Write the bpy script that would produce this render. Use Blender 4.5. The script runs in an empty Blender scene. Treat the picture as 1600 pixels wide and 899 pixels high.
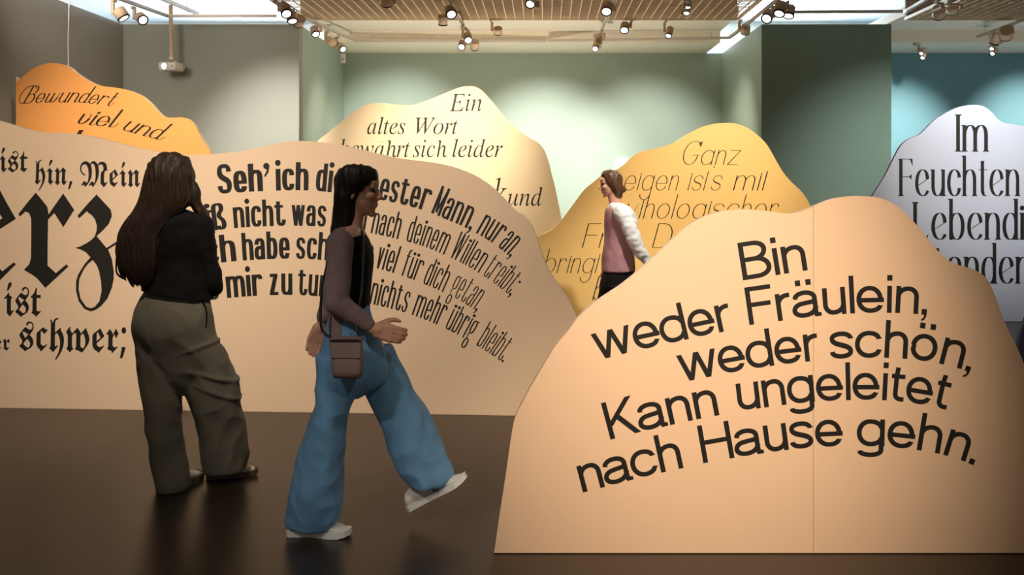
import bpy, bmesh, math, random
from mathutils import Vector, Matrix, noise, kdtree
from mathutils.geometry import tessellate_polygon

random.seed(7)
SC = bpy.context.scene
COL = SC.collection
PI = math.pi

# ------------------------------------------------------------------ camera, world, light, exposure
FPX = 1556.0            # focal length in pixels of the 1600 px wide frame
VX, VY = 852.0, 285.0   # where the view axis meets the frame (shift lens)
EYE = 1.54
cam = bpy.data.cameras.new('camera')
cam.sensor_width = 36.0
cam.lens = FPX / 1600 * 36
cam.shift_x = (800 - VX) / 1600
cam.shift_y = (VY - 449.5) / 1600
cam.clip_start = 0.05
co = bpy.data.objects.new('camera', cam)
co.location = (0, 0, EYE)
co.rotation_euler = (PI / 2, 0, 0)
COL.objects.link(co)
SC.camera = co

vs = SC.view_settings
vs.view_transform = 'Standard'
vs.look = 'None'
vs.gamma = 1.0
vs.use_curve_mapping = False
vs.exposure = 0.70
SC.cycles.use_denoising = True
SC.cycles.max_bounces = 6
SC.cycles.sample_clamp_indirect = 6.0

wd = bpy.data.worlds.new('hall')
SC.world = wd
wd.use_nodes = True
wd.node_tree.nodes['Background'].inputs[0].default_value = (1.0, 0.86, 0.72, 1)
wd.node_tree.nodes['Background'].inputs[1].default_value = 0.13

WARM = (1.0, 0.88, 0.74)
WARM2 = (1.0, 0.86, 0.70)
COOL = (0.80, 0.91, 1.0)
NEUT = (1.0, 0.95, 0.88)


def aim(o, target):
    d = Vector(target) - Vector(o.location)
    o.rotation_euler = d.to_track_quat('-Z', 'Y').to_euler()


def spot(name, loc, target, power, deg, color, blend=0.8, size=0.06):
    l = bpy.data.lights.new(name, 'SPOT')
    l.energy = power
    l.color = color
    l.spot_size = math.radians(deg)
    l.spot_blend = blend
    l.shadow_soft_size = size
    o = bpy.data.objects.new(name, l)
    o.location = loc
    COL.objects.link(o)
    aim(o, target)
    return o


def area(name, loc, target, power, sx, sy, color):
    l = bpy.data.lights.new(name, 'AREA')
    l.shape = 'RECTANGLE'
    l.size = sx
    l.size_y = sy
    l.energy = power
    l.color = color
    o = bpy.data.objects.new(name, l)
    o.location = loc
    COL.objects.link(o)
    aim(o, target)
    return o


# track spotlights of the hall that hang in front of the exhibits, above the frame; the last two are added fill
spot('overhead_spot', (0.35, 1.0, 3.7), (0.70, 4.1, 1.02), 600, 35, WARM2, 1.0)
spot('overhead_spot', (1.4, 0.8, 3.7), (0.2, 4.1, 0.45), 120, 34, WARM2, 1.0)
spot('overhead_spot', (-3.2, 3.4, 3.7), (-3.3, 6.7, 1.15), 260, 66, WARM, 1.0)
spot('overhead_spot', (-1.2, 3.2, 3.7), (-1.4, 6.6, 1.15), 350, 62, WARM, 1.0)
spot('overhead_spot', (-3.4, 7.0, 3.7), (-3.75, 9.8, 1.55), 420, 70, WARM2, 1.0)
spot('overhead_spot', (-1.0, 8.6, 3.7), (-1.15, 11.8, 2.1), 820, 44, WARM, 1.0)
spot('overhead_spot', (1.9, 6.7, 3.6), (1.6, 9.6, 1.5), 440, 46, WARM2, 1.0)
spot('overhead_spot', (4.6, 8.0, 3.7), (4.75, 11.0, 2.0), 330, 50, NEUT, 1.0)
spot('overhead_spot', (6.4, 8.0, 3.7), (6.2, 11.0, 1.2), 120, 60, COOL, 0.9)
spot('overhead_spot', (1.3, 6.9, 3.7), (0.68, 8.6, 1.15), 300, 34, NEUT, 1.0)  # added to brighten the passer-by's white sleeves, no fixture
spot('overhead_spot', (-2.2, 0.9, 3.7), (-0.9, 4.4, 0.35), 110, 26, NEUT, 1.0)  # added fill on the striding woman's jeans, no fixture
# washes on the end walls
spot('overhead_spot', (-2.0, 13.3, 3.6), (-2.35, 15.87, 1.9), 300, 62, NEUT, 1.0)
spot('overhead_spot', (-0.1, 13.3, 3.6), (0.0, 15.87, 1.5), 520, 66, NEUT, 1.0)
spot('overhead_spot', (1.5, 13.3, 3.6), (1.6, 15.87, 1.7), 280, 62, NEUT, 1.0)
spot('overhead_spot', (-1.2, 13.6, 3.6), (-3.21, 14.3, 1.7), 130, 60, WARM, 1.0)
spot('overhead_spot', (0.9, 13.5, 3.6), (2.82, 14.3, 1.8), 130, 60, WARM, 1.0)
spot('overhead_spot', (-3.3, 10.2, 3.6), (-3.35, 12.98, 1.8), 430, 52, NEUT, 1.0)
spot('overhead_spot', (-4.9, 9.6, 3.6), (-4.6, 12.98, 2.9), 120, 90, WARM, 1.0, 0.5)
spot('overhead_spot', (5.5, 13.4, 3.6), (5.5, 15.87, 1.95), 470, 54, NEUT, 1.0)
spot('overhead_spot', (7.7, 13.4, 3.6), (7.7, 15.87, 2.05), 440, 54, NEUT, 1.0)
spot('overhead_spot', (4.9, 10.6, 3.6), (4.5, 12.98, 0.7), 140, 84, COOL, 1.0)
# unseen upward lights without fixtures, added to brighten the grids and soffits
spot('ceiling_fill', (-0.6, 12.5, 0.25), (-0.6, 12.8, 3.7), 230, 120, WARM, 0.8)
spot('ceiling_fill', (6.4, 12.4, 0.25), (6.4, 12.8, 3.7), 80, 120, NEUT, 0.6)
# daylight that falls through the clerestory windows at the far end
area('daylight', (-4.6, 19.6, 3.9), (-4.6, 14.0, 4.9), 320, 3.4, 0.7, (0.86, 0.93, 1.0))
area('daylight', (3.4, 19.6, 3.9), (3.4, 14.0, 4.9), 320, 3.4, 0.7, (0.86, 0.93, 1.0))


# ------------------------------------------------------------------ helpers
def hexlin(h):
    h = h.lstrip('#')
    out = []
    for i in (0, 2, 4):
        c = int(h[i:i + 2], 16) / 255
        out.append(c / 12.92 if c <= 0.04045 else ((c + 0.055) / 1.055) ** 2.4)
    return out + [1.0]


def W(px, py, Y):
    return Vector(((px - VX) / FPX * Y, Y, EYE - (py - VY) / FPX * Y))


def mat(name, color, rough=0.6, metal=0.0, spec=0.4, var=0.04, scale=8.0, bump=0.0, bscale=60.0, sheen=0.0, stretch=None):
    m = bpy.data.materials.new(name)
    m.use_nodes = True
    nt = m.node_tree
    b = nt.nodes['Principled BSDF']
    c = hexlin(color) if isinstance(color, str) else list(color)
    tc = nt.nodes.new('ShaderNodeTexCoord')
    src = tc.outputs['Object']
    if stretch:
        mp = nt.nodes.new('ShaderNodeMapping')
        mp.inputs['Scale'].default_value = stretch
        nt.links.new(src, mp.inputs['Vector'])
        src = mp.outputs['Vector']
    n = nt.nodes.new('ShaderNodeTexNoise')
    n.inputs['Scale'].default_value = scale
    n.inputs['Detail'].default_value = 5
    nt.links.new(src, n.inputs['Vector'])
    r = nt.nodes.new('ShaderNodeValToRGB')
    r.color_ramp.elements[0].position = 0.3
    r.color_ramp.elements[1].position = 0.7
    r.color_ramp.elements[0].color = [max(0, x * (1 - var)) for x in c[:3]] + [1]
    r.color_ramp.elements[1].color = [min(1, x * (1 + var)) for x in c[:3]] + [1]
    nt.links.new(n.outputs['Fac'], r.inputs['Fac'])
    nt.links.new(r.outputs['Color'], b.inputs['Base Color'])
    b.inputs['Roughness'].default_value = rough
    b.inputs['Metallic'].default_value = metal
    b.inputs['Specular IOR Level'].default_value = spec
    if sheen:
        b.inputs['Sheen Weight'].default_value = sheen
    if bump:
        n2 = nt.nodes.new('ShaderNodeTexNoise')
        n2.inputs['Scale'].default_value = bscale
        n2.inputs['Detail'].default_value = 4
        nt.links.new(src, n2.inputs['Vector'])
        bp = nt.nodes.new('ShaderNodeBump')
        bp.inputs['Strength'].default_value = bump
        bp.inputs['Distance'].default_value = 0.01
        nt.links.new(n2.outputs['Fac'], bp.inputs['Height'])
        nt.links.new(bp.outputs['Normal'], b.inputs['Normal'])
    return m


def emit(name, color, strength):
    m = bpy.data.materials.new(name)
    m.use_nodes = True
    b = m.node_tree.nodes['Principled BSDF']
    c = hexlin(color)
    b.inputs['Base Color'].default_value = c
    b.inputs['Emission Color'].default_value = c
    b.inputs['Emission Strength'].default_value = strength
    return m


def link(name, me, parent=None):
    o = bpy.data.objects.new(name, me)
    COL.objects.link(o)
    if parent is not None:
        o.parent = parent
    return o


def from_bm(name, bm, materials, parent=None, smooth=False):
    me = bpy.data.meshes.new(name)
    bm.to_mesh(me)
    bm.free()
    for m in (materials if isinstance(materials, (list, tuple)) else [materials]):
        me.materials.append(m)
    if smooth:
        for p in me.polygons:
            p.use_smooth = True
    return link(name, me, parent)


def tag(o, label=None, cat=None, group=None, kind=None):
    if label: o['label'] = label
    if cat: o['category'] = cat
    if group: o['group'] = group
    if kind: o['kind'] = kind
    return o


def empty(name, loc, label=None, cat=None, group=None):
    o = bpy.data.objects.new(name, None)
    o.location = loc
    o.empty_display_size = 0.2
    COL.objects.link(o)
    return tag(o, label, cat, group)


def add_box(bm, lo, hi, M=None, mi=0):
    vs_ = [bm.verts.new((x, y, z)) for x in (lo[0], hi[0]) for y in (lo[1], hi[1]) for z in (lo[2], hi[2])]
    if M is not None:
        for v in vs_: v.co = M @ v.co
    for f in ((0, 1, 3, 2), (4, 6, 7, 5), (0, 4, 5, 1), (2, 3, 7, 6), (0, 2, 6, 4), (1, 5, 7, 3)):
        bm.faces.new([vs_[i] for i in f]).material_index = mi
    return vs_


def bevel_all(bm, w, seg=2):
    bmesh.ops.bevel(bm, geom=list(bm.edges), offset=w, segments=seg, affect='EDGES', profile=0.7)


def add_cyl(bm, p0, p1, r0, r1=None, n=20, mi=0, caps=True):
    r1 = r0 if r1 is None else r1
    p0, p1 = Vector(p0), Vector(p1)
    q = (p1 - p0).to_track_quat('Z', 'Y')
    a, b = [], []
    for i in range(n):
        t = 2 * PI * i / n
        d = q @ Vector((math.cos(t), math.sin(t), 0))
        a.append(bm.verts.new(p0 + d * r0))
        b.append(bm.verts.new(p1 + d * r1))
    for i in range(n):
        j = (i + 1) % n
        bm.faces.new((a[i], a[j], b[j], b[i])).material_index = mi
    if caps:
        bm.faces.new(a[::-1]).material_index = mi
        bm.faces.new(b).material_index = mi


def structure(name, bm, m):
    o = from_bm(name, bm, m)
    o['kind'] = 'structure'
    return o


def catmull(pts, n=8, closed=False):
    P = [Vector(p) for p in pts]
    out = []
    L = len(P)
    for i in range(L if closed else L - 1):
        if closed:
            a, b, c, d = P[i - 1], P[i], P[(i + 1) % L], P[(i + 2) % L]
        else:
            a, b, c, d = P[max(i - 1, 0)], P[i], P[i + 1], P[min(i + 2, L - 1)]
        for k in range(n):
            t = k / n
            out.append(0.5 * (2 * b + (c - a) * t + (2 * a - 5 * b + 4 * c - d) * t * t + (3 * b - a - 3 * c + d) * t ** 3))
    if not closed: out.append(P[-1])
    return out


# ------------------------------------------------------------------ materials of the hall
M_FLOOR = mat('floor_dark', '#33281F', 0.32, 0, 0.35, 0.06, 2.5, 0.02, 30)
M_SAGE = mat('wall_sage', '#A3B4A8', 0.75, 0, 0.25, 0.015, 3)
M_GREY = mat('wall_grey', '#9C978C', 0.75, 0, 0.25, 0.015, 3)
M_SAGE_DIM = mat('wall_sage_dim', '#96998F', 0.75, 0, 0.25, 0.015, 3)  # sage paint, the dim warm light on it put into the colour
M_SAGE_SHADE = mat('wall_sage_shade', '#788C7C', 0.75, 0, 0.25, 0.015, 3)  # same sage paint, darkened to carry the shade on the block
M_TEAL = mat('wall_teal', '#739FAA', 0.75, 0, 0.25, 0.015, 3)
M_WHITE = mat('plaster_white', '#F1F0EC', 0.7, 0, 0.3, 0.01, 3)
M_SOFFIT = mat('soffit_cream', '#EFE6D6', 0.7, 0, 0.3, 0.01, 3)
M_GRID = mat('grid_blade', '#E2CDB0', 0.5, 0, 0.4, 0.02, 5)
M_PLENUM = mat('plenum', '#B39F8C', 0.8, 0, 0.2, 0.03, 4)
M_TRACK = mat('track_metal', '#C9BFB2', 0.4, 0.1, 0.5, 0.02, 8)
M_HEAD = mat('lamp_housing', '#C9AE90', 0.5, 0, 0.4, 0.02, 12)
M_RIM = mat('lamp_rim', '#17130F', 0.5, 0, 0.4, 0.02, 12)
M_LENS = emit('lamp_lens', '#FFF8EA', 2.6)
M_BLACK = mat('vinyl_black', '#221F1A', 0.55, 0, 0.35, 0.03, 20)
M_WIRE = mat('wire', '#D6CFC4', 0.5, 0.0, 0.4, 0.02, 20)
M_PROJ = mat('projector_shell', '#D9CFC6', 0.4, 0, 0.4, 0.02, 20)
M_DARK = mat('dark_plastic', '#2A2622', 0.5, 0, 0.4, 0.03, 20)
M_SKYGLASS = emit('window_daylight', '#9CC8F2', 2.2)


# ------------------------------------------------------------------ the hall
WH = 3.60      # height of the exhibition walls
D1, D2 = 12.98, 15.87
XL, XP0, XP1, XB, XR = -5.50, -3.21, 2.82, 4.51, 9.6
HALL = 20.0


def wall(name, lo, hi, m):
    bm = bmesh.new()
    add_box(bm, lo, hi)
    return structure(name, bm, m)


wall('floor', (-9, -5, -0.2), (12, HALL + 0.3, 0), M_FLOOR)
wall('wall_left', (XL - 0.2, -4, 0), (XL, D1 + 0.2, WH), M_GREY)
wall('wall_back_left', (XL, D1, 0), (XP0 - 0.0, D1 + 0.2, WH), M_SAGE_DIM)
wall('wall_niche_left', (XP0 - 0.2, D1 + 0.2, 0), (XP0, D2, WH), M_SAGE)
wall('wall_back', (XP0 - 0.2, D2, 0), (XP1 + 0.1, D2 + 0.15, WH), M_SAGE)
bm = bmesh.new()
add_box(bm, (XP1, D1, 0), (XB, D2 + 0.15, WH))
for f in bm.faces:
    if f.calc_center_median().y < D1 + 0.01 or f.calc_center_median().x > XB - 0.01: f.material_index = 1
structure('wall_right_block', bm, [M_SAGE, M_SAGE_SHADE])
wall('wall_back_right', (XB, D2, 0), (XR, D2 + 0.15, WH), M_TEAL)
wall('wall_right', (XR, -4, 0), (XR + 0.2, D2 + 0.15, WH), M_TEAL)
wall('wall_hall_end', (-9, HALL, 0), (12, HALL + 0.2, 3.45), M_WHITE)
wall('wall_hall_lintel', (-9, HALL, 4.22), (12, HALL + 0.2, 4.8), M_WHITE)
wall('wall_hall_left', (-9.2, D1 - 2, 0), (-9, HALL + 0.2, 4.8), M_WHITE)
wall('wall_hall_right', (12, D1 - 2, 0), (12.2, HALL + 0.2, 4.8), M_WHITE)
# clerestory windows in the far wall of the hall
for i in range(7):
    x0 = -9 + i * 3.0
    bm = bmesh.new()
    add_box(bm, (x0 + 0.06, HALL + 0.08, 3.45), (x0 + 2.94, HALL + 0.10, 4.22))
    w_ = structure('window_%d' % (i + 1), bm, M_SKYGLASS)
    bm = bmesh.new()
    for a, b in (((x0, 0, 3.45), (x0 + 0.06, 0, 4.22)), ((x0 + 2.94, 0, 3.45), (x0 + 3.0, 0, 4.22)), ((x0 + 1.47, 0, 3.45), (x0 + 1.53, 0, 4.22))):
        add_box(bm, (a[0], HALL + 0.02, a[2]), (b[0], HALL + 0.12, b[2]))
    from_bm('window_frame', bm, M_WHITE, w_)

# high white ceiling over the walls, lower cream soffits over the end bays
wall('ceiling', (-9.2, -5, 4.75), (12.2, HALL + 0.3, 4.95), M_WHITE)
GE = 13.20     # far edge of the open cell grids
SH = 3.76
for k, (x0, x1) in enumerate(((XP0 - 0.04, 2.55), (4.78, XR))):
    x2, x3 = (XP0, XP1) if k == 0 else (XB, XR)
    bm = bmesh.new()
    add_box(bm, (x0, GE + 0.02, SH), (x3 - 0.25 if k == 0 else x3, 14.62, SH + 0.12))
    add_box(bm, (x0, 14.62, WH), (x3 - 0.25 if k == 0 else x3, D2 + 0.15, SH + 0.12))
    structure('trim_%d' % (k + 1), bm, M_SOFFIT)
    # open cell grid ceiling
    bm = bmesh.new()
    z0, z1, t = 3.70, 3.716, 0.0045
    xs = x0
    while xs < x1:
        add_box(bm, (xs - t, 5.0, z0), (xs + t, GE, z1))
        xs += 0.119
    ys = 5.0
    while ys < GE:
        add_box(bm, (x0, ys - t, z0 + 0.003), (x1, ys + t, z1 - 0.001))
        ys += 0.098
    add_box(bm, (x0, GE - 0.012, z0 - 0.012), (x1, GE + 0.015, z1 + 0.04))
    add_box(bm, (x0 - 0.02, 5.0, z0 - 0.01), (x0 + 0.012, GE + 0.015, z1 + 0.01))
    add_box(bm, (x1 - 0.012, 5.0, z0 - 0.01), (x1 + 0.02, GE + 0.015, z1 + 0.01))
    structure('ceiling_grid_%s' % ('middle', 'right')[k], bm, M_GRID)
    wall('ceiling_plenum_%s' % ('middle', 'right')[k], (x0, 4.9, 4.02), (x1, GE + 0.02, 4.1), M_PLENUM)
    wall('ceiling_fascia_%s' % ('middle', 'right')[k], (x0, GE + 0.002, 3.745), (x1, GE + 0.04, 4.1), M_PLENUM)

# ------------------------------------------------------------------ outlines of the blackletter and book italic letters
FRAKTUR = {
  'i': (214, '71,371 84,433 96,468 112,489 134,496 155,489 162,469 159,455 150,439 137,421 122,403 106,386 92,371 | 130,-15 112,-5 116,2 96,13 81,25 73,39 70,59 70,67 70,75 71,82 71,90 72,96 72,102 72,115 72,230 71,242 70,250 65,254 58,255 44,251 28,239 14,254 41,276 71,305 103,342 121,331 115,322 113,316 115,310 123,302 134,293 147,286 159,281 169,279 169,259 155,251 150,230 150,93 151,80 153,71 157,66 165,64 175,69 193,85 208,72'),
  's': (300, '118,-15 116,-11 111,-5 105,1 95,8 83,16 67,26 48,37 26,50 26,71 54,90 70,108 76,126 73,141 63,158 48,177 32,195 23,209 19,219 22,227 30,239 41,255 55,271 71,288 87,305 103,320 117,331 128,339 136,342 147,336 174,319 197,309 216,306 235,309 250,320 260,335 263,355 260,374 249,391 234,401 216,405 201,401 186,391 175,376 169,359 155,372 139,381 151,400 167,415 187,425 210,428 229,426 247,419 263,408 275,393 283,375 286,355 284,335 279,317 270,299 255,278 211,225 233,211 250,195 264,177 274,159 280,141 282,123 280,103 274,84 263,67 248,51 230,37 208,25 187,15 177,10 168,6 160,2 154,-1 145,-8 138,-15 | 132,175 191,242 165,246 140,256 113,274 107,278 101,279 94,277 87,271 82,263 81,255 86,241 104,218 114,204 122,193 128,183 | 178,38 196,42 211,54 220,71 224,91 221,107 213,124 201,139 187,152 174,160 163,163 156,161 148,154 93,91 112,77 127,65 140,56 150,50 166,41'),
  't': (215, '122,-15 104,-5 113,6 83,20 58,30 37,35 37,55 49,66 52,90 52,266 21,266 21,286 46,305 67,325 83,345 95,365 106,389 114,414 138,414 135,392 133,368 132,351 131,332 131,313 209,313 209,266 131,266 131,83 162,69 175,64 184,69 199,81 213,66'),
  'h': (310, '149,-134 133,-123 153,-93 171,-65 185,-39 197,-14 206,11 213,37 218,63 221,90 222,119 220,144 216,169 209,193 198,217 182,242 163,268 126,240 126,82 127,76 132,71 139,67 146,66 169,86 183,71 99,-15 79,-15 70,-1 56,12 40,21 25,26 25,46 35,49 42,58 46,70 47,81 47,402 45,421 41,438 33,453 50,466 63,452 73,432 81,406 90,430 103,451 120,467 139,480 161,487 185,490 185,469 165,466 149,459 138,449 131,434 127,415 126,391 126,269 224,342 238,327 232,321 230,314 234,306 245,291 256,277 267,259 277,238 286,214 291,196 293,178 294,159 293,128 288,98 280,67 268,36 253,4 233,-29 210,-62 182,-97'),
  'n': (358, '85,-15 77,-1 64,12 48,21 33,26 33,46 50,57 55,81 55,218 54,241 49,257 42,266 29,253 14,266 83,342 99,329 96,326 95,323 96,321 101,318 119,304 130,285 134,260 134,253 224,342 244,342 257,325 273,313 291,304 307,300 307,280 293,269 289,251 289,90 289,78 291,70 296,65 303,64 313,69 331,85 346,72 268,-15 251,-5 255,2 234,13 220,25 211,39 208,59 208,66 209,72 209,79 210,85 210,92 210,98 210,111 210,232 204,256 187,272 134,220 134,81 139,57 156,46 156,26 141,21 126,12 113,-1 105,-15'),
  ',': (180, '28,-87 34,-60 40,-32 47,-3 53,27 57,53 61,78 124,78 129,71 122,46 114,20 104,-8 93,-35 82,-62 71,-87'),
  'M': (743, '138,-15 138,-8 137,-5 132,-1 126,4 118,10 110,15 102,19 97,22 93,24 82,17 62,-3 43,13 61,37 77,56 90,72 107,88 123,93 134,91 151,83 173,69 191,58 212,93 225,143 229,207 226,273 216,329 200,374 178,406 151,426 119,433 96,429 75,420 58,406 45,388 36,366 34,343 37,320 47,297 58,283 70,269 85,257 101,247 119,238 138,232 129,205 88,220 55,239 31,263 13,290 3,319 -1,350 1,376 8,401 19,423 33,444 51,461 71,475 94,486 118,493 144,495 189,489 228,471 262,442 272,460 284,475 298,487 314,495 331,500 349,502 392,494 428,471 459,433 487,468 526,488 575,495 614,491 646,479 671,459 690,432 701,398 704,357 704,348 721,348 721,326 692,320 670,312 654,301 644,287 637,268 635,245 635,105 635,98 637,93 639,90 645,85 652,79 660,73 666,68 669,66 676,68 686,74 699,83 715,95 727,77 638,-15 619,-15 616,-4 611,5 603,12 593,19 570,32 561,39 552,49 547,60 545,72 545,225 546,249 550,267 558,280 570,294 577,301 587,308 599,316 612,324 612,346 610,373 604,396 594,415 580,429 562,438 540,441 512,436 490,424 473,404 485,365 493,322 496,273 480,173 434,77 357,-15 336,-15 336,-9 335,-6 330,-2 324,4 316,9 309,14 301,19 295,22 292,24 280,17 260,-3 240,13 264,43 276,58 288,71 298,81 311,90 322,93 331,92 342,87 355,79 371,69 386,59 400,95 409,145 412,210 409,278 401,336 388,386 371,423 351,445 327,453 312,450 299,443 288,432 281,417 299,378 309,330 312,273 311,238 306,205 298,174 286,144 271,114 253,85 229,55 198,22 159,-15'),
  'e': (279, '155,-15 137,-7 140,2 106,16 79,32 61,51 49,72 41,95 39,122 39,217 40,235 43,247 50,256 60,265 174,342 189,342 253,246 257,240 258,234 256,230 250,224 118,125 121,110 128,97 139,86 153,78 167,72 181,71 198,72 212,76 226,85 242,98 256,83 | 118,155 185,205 188,208 189,211 140,289 131,283 125,277 121,271 119,263 118,252 118,236'),
  'r': (250, '131,-15 113,-5 119,2 121,6 112,15 85,27 40,42 40,62 51,74 55,97 55,218 54,241 49,257 42,266 29,253 14,266 83,342 99,329 96,326 95,323 96,321 101,318 119,304 130,285 134,260 134,253 154,284 167,305 173,316 175,321 178,327 180,334 182,342 201,342 211,320 224,303 240,291 240,265 230,258 221,246 213,231 208,214 187,214 183,234 176,250 165,263 134,215 134,107 135,97 137,90 144,85 158,77 173,70 182,68 188,69 194,73 202,79 212,89 227,75'),
  'c': (257, '124,-15 108,-3 118,7 108,13 94,22 78,33 64,46 55,59 46,72 41,88 39,105 39,224 40,240 42,252 49,262 60,272 144,334 153,340 163,342 176,338 194,326 210,314 219,310 224,312 232,319 246,304 209,266 195,254 186,250 183,250 180,252 172,257 154,271 125,293 119,281 118,261 118,130 118,114 121,102 127,92 141,81 159,71 171,67 185,70 203,80 224,97 236,81'),
  'w': (470, '83,-15 76,-1 62,12 47,21 32,26 32,46 48,56 54,77 54,220 53,230 50,239 45,248 38,257 28,272 24,282 31,298 53,324 89,362 105,351 98,337 95,327 100,313 113,296 122,286 128,278 131,271 132,263 132,261 223,342 243,342 243,335 246,327 253,322 264,315 276,304 286,287 289,262 380,342 400,342 400,330 403,318 410,304 419,288 430,267 440,246 447,226 452,204 453,179 451,157 445,135 435,115 420,94 402,71 379,46 323,-15 303,-15 290,-5 254,9 195,26 195,46 207,58 211,84 211,216 211,231 210,243 208,253 206,260 199,268 188,271 178,268 167,261 132,232 132,77 138,56 154,46 154,26 140,21 124,12 111,-1 103,-15 | 342,48 352,54 365,75 373,93 377,112 379,134 378,159 375,182 369,203 361,223 349,246 334,269 289,232 289,69 327,51 335,49'),
  ';': (180, '88,278 72,281 59,289 50,303 47,324 50,345 59,359 72,367 88,369 104,367 118,359 127,345 130,324 127,303 118,289 104,281 | 21,-87 25,-69 30,-51 34,-32 38,-12 42,7 46,26 50,44 53,62 55,78 118,78 123,71 116,46 108,20 98,-8 87,-36 76,-62 65,-87'),
  'z': (215, '95,-134 71,-131 50,-122 33,-107 21,-86 13,-61 11,-31 18,11 39,49 75,84 68,90 59,97 48,105 33,113 33,134 55,146 74,158 89,171 104,192 109,216 106,232 99,245 88,254 73,257 54,252 36,238 21,251 101,345 118,334 116,330 116,327 121,318 136,308 155,297 168,283 177,268 179,250 175,229 160,205 146,188 129,171 108,154 119,147 128,139 136,132 142,126 152,131 162,135 171,138 180,141 186,122 170,116 155,109 175,77 187,41 191,0 190,-25 186,-48 180,-69 171,-88 160,-104 146,-117 131,-127 114,-132 | 86,-109 103,-104 116,-89 123,-74 126,-56 128,-36 123,1 110,35 89,68 59,39 41,6 36,-32 37,-52 42,-71 50,-87 66,-103'),
  'H': (514, '185,-140 168,-138 151,-134 136,-128 117,-113 102,-95 93,-74 90,-50 92,-29 99,-9 109,8 125,24 146,37 173,47 198,56 216,66 226,76 245,68 243,63 242,59 243,55 246,50 253,43 271,28 299,6 320,14 338,28 354,50 365,78 372,113 375,153 374,173 371,193 366,212 359,230 351,246 342,261 326,280 309,295 291,304 273,308 259,305 243,299 225,288 239,262 248,245 256,229 262,214 267,194 269,177 266,161 257,145 242,129 223,115 202,102 179,92 156,86 134,84 98,87 65,98 36,116 29,120 21,121 18,120 13,118 5,113 -11,134 73,193 78,175 88,156 100,139 115,126 129,117 143,113 155,116 166,124 172,134 175,144 170,166 155,195 130,232 106,269 91,298 86,318 89,333 97,350 106,362 116,376 130,392 156,422 198,466 228,492 247,501 261,498 286,489 312,480 328,477 340,482 355,497 376,481 318,418 303,405 287,400 283,401 276,404 252,413 238,418 226,422 216,425 209,426 197,422 184,411 174,396 171,379 174,364 183,348 196,329 209,312 226,323 250,334 280,345 308,357 327,368 334,378 355,378 356,375 357,372 359,369 363,367 376,360 406,341 431,318 450,290 465,259 473,224 476,185 475,162 471,140 465,119 457,97 446,77 434,58 420,40 405,25 388,11 370,-1 351,-10 330,-16 271,-30 240,-39 224,-47 208,-34 210,-29 211,-24 207,-12 198,-4 185,2 171,3 150,0 134,-11 123,-29 119,-50 124,-74 138,-93 152,-103 168,-109 185,-111 213,-106 234,-91 249,-66 275,-79 267,-98 255,-113 240,-125 223,-133 205,-138'),
}
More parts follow.
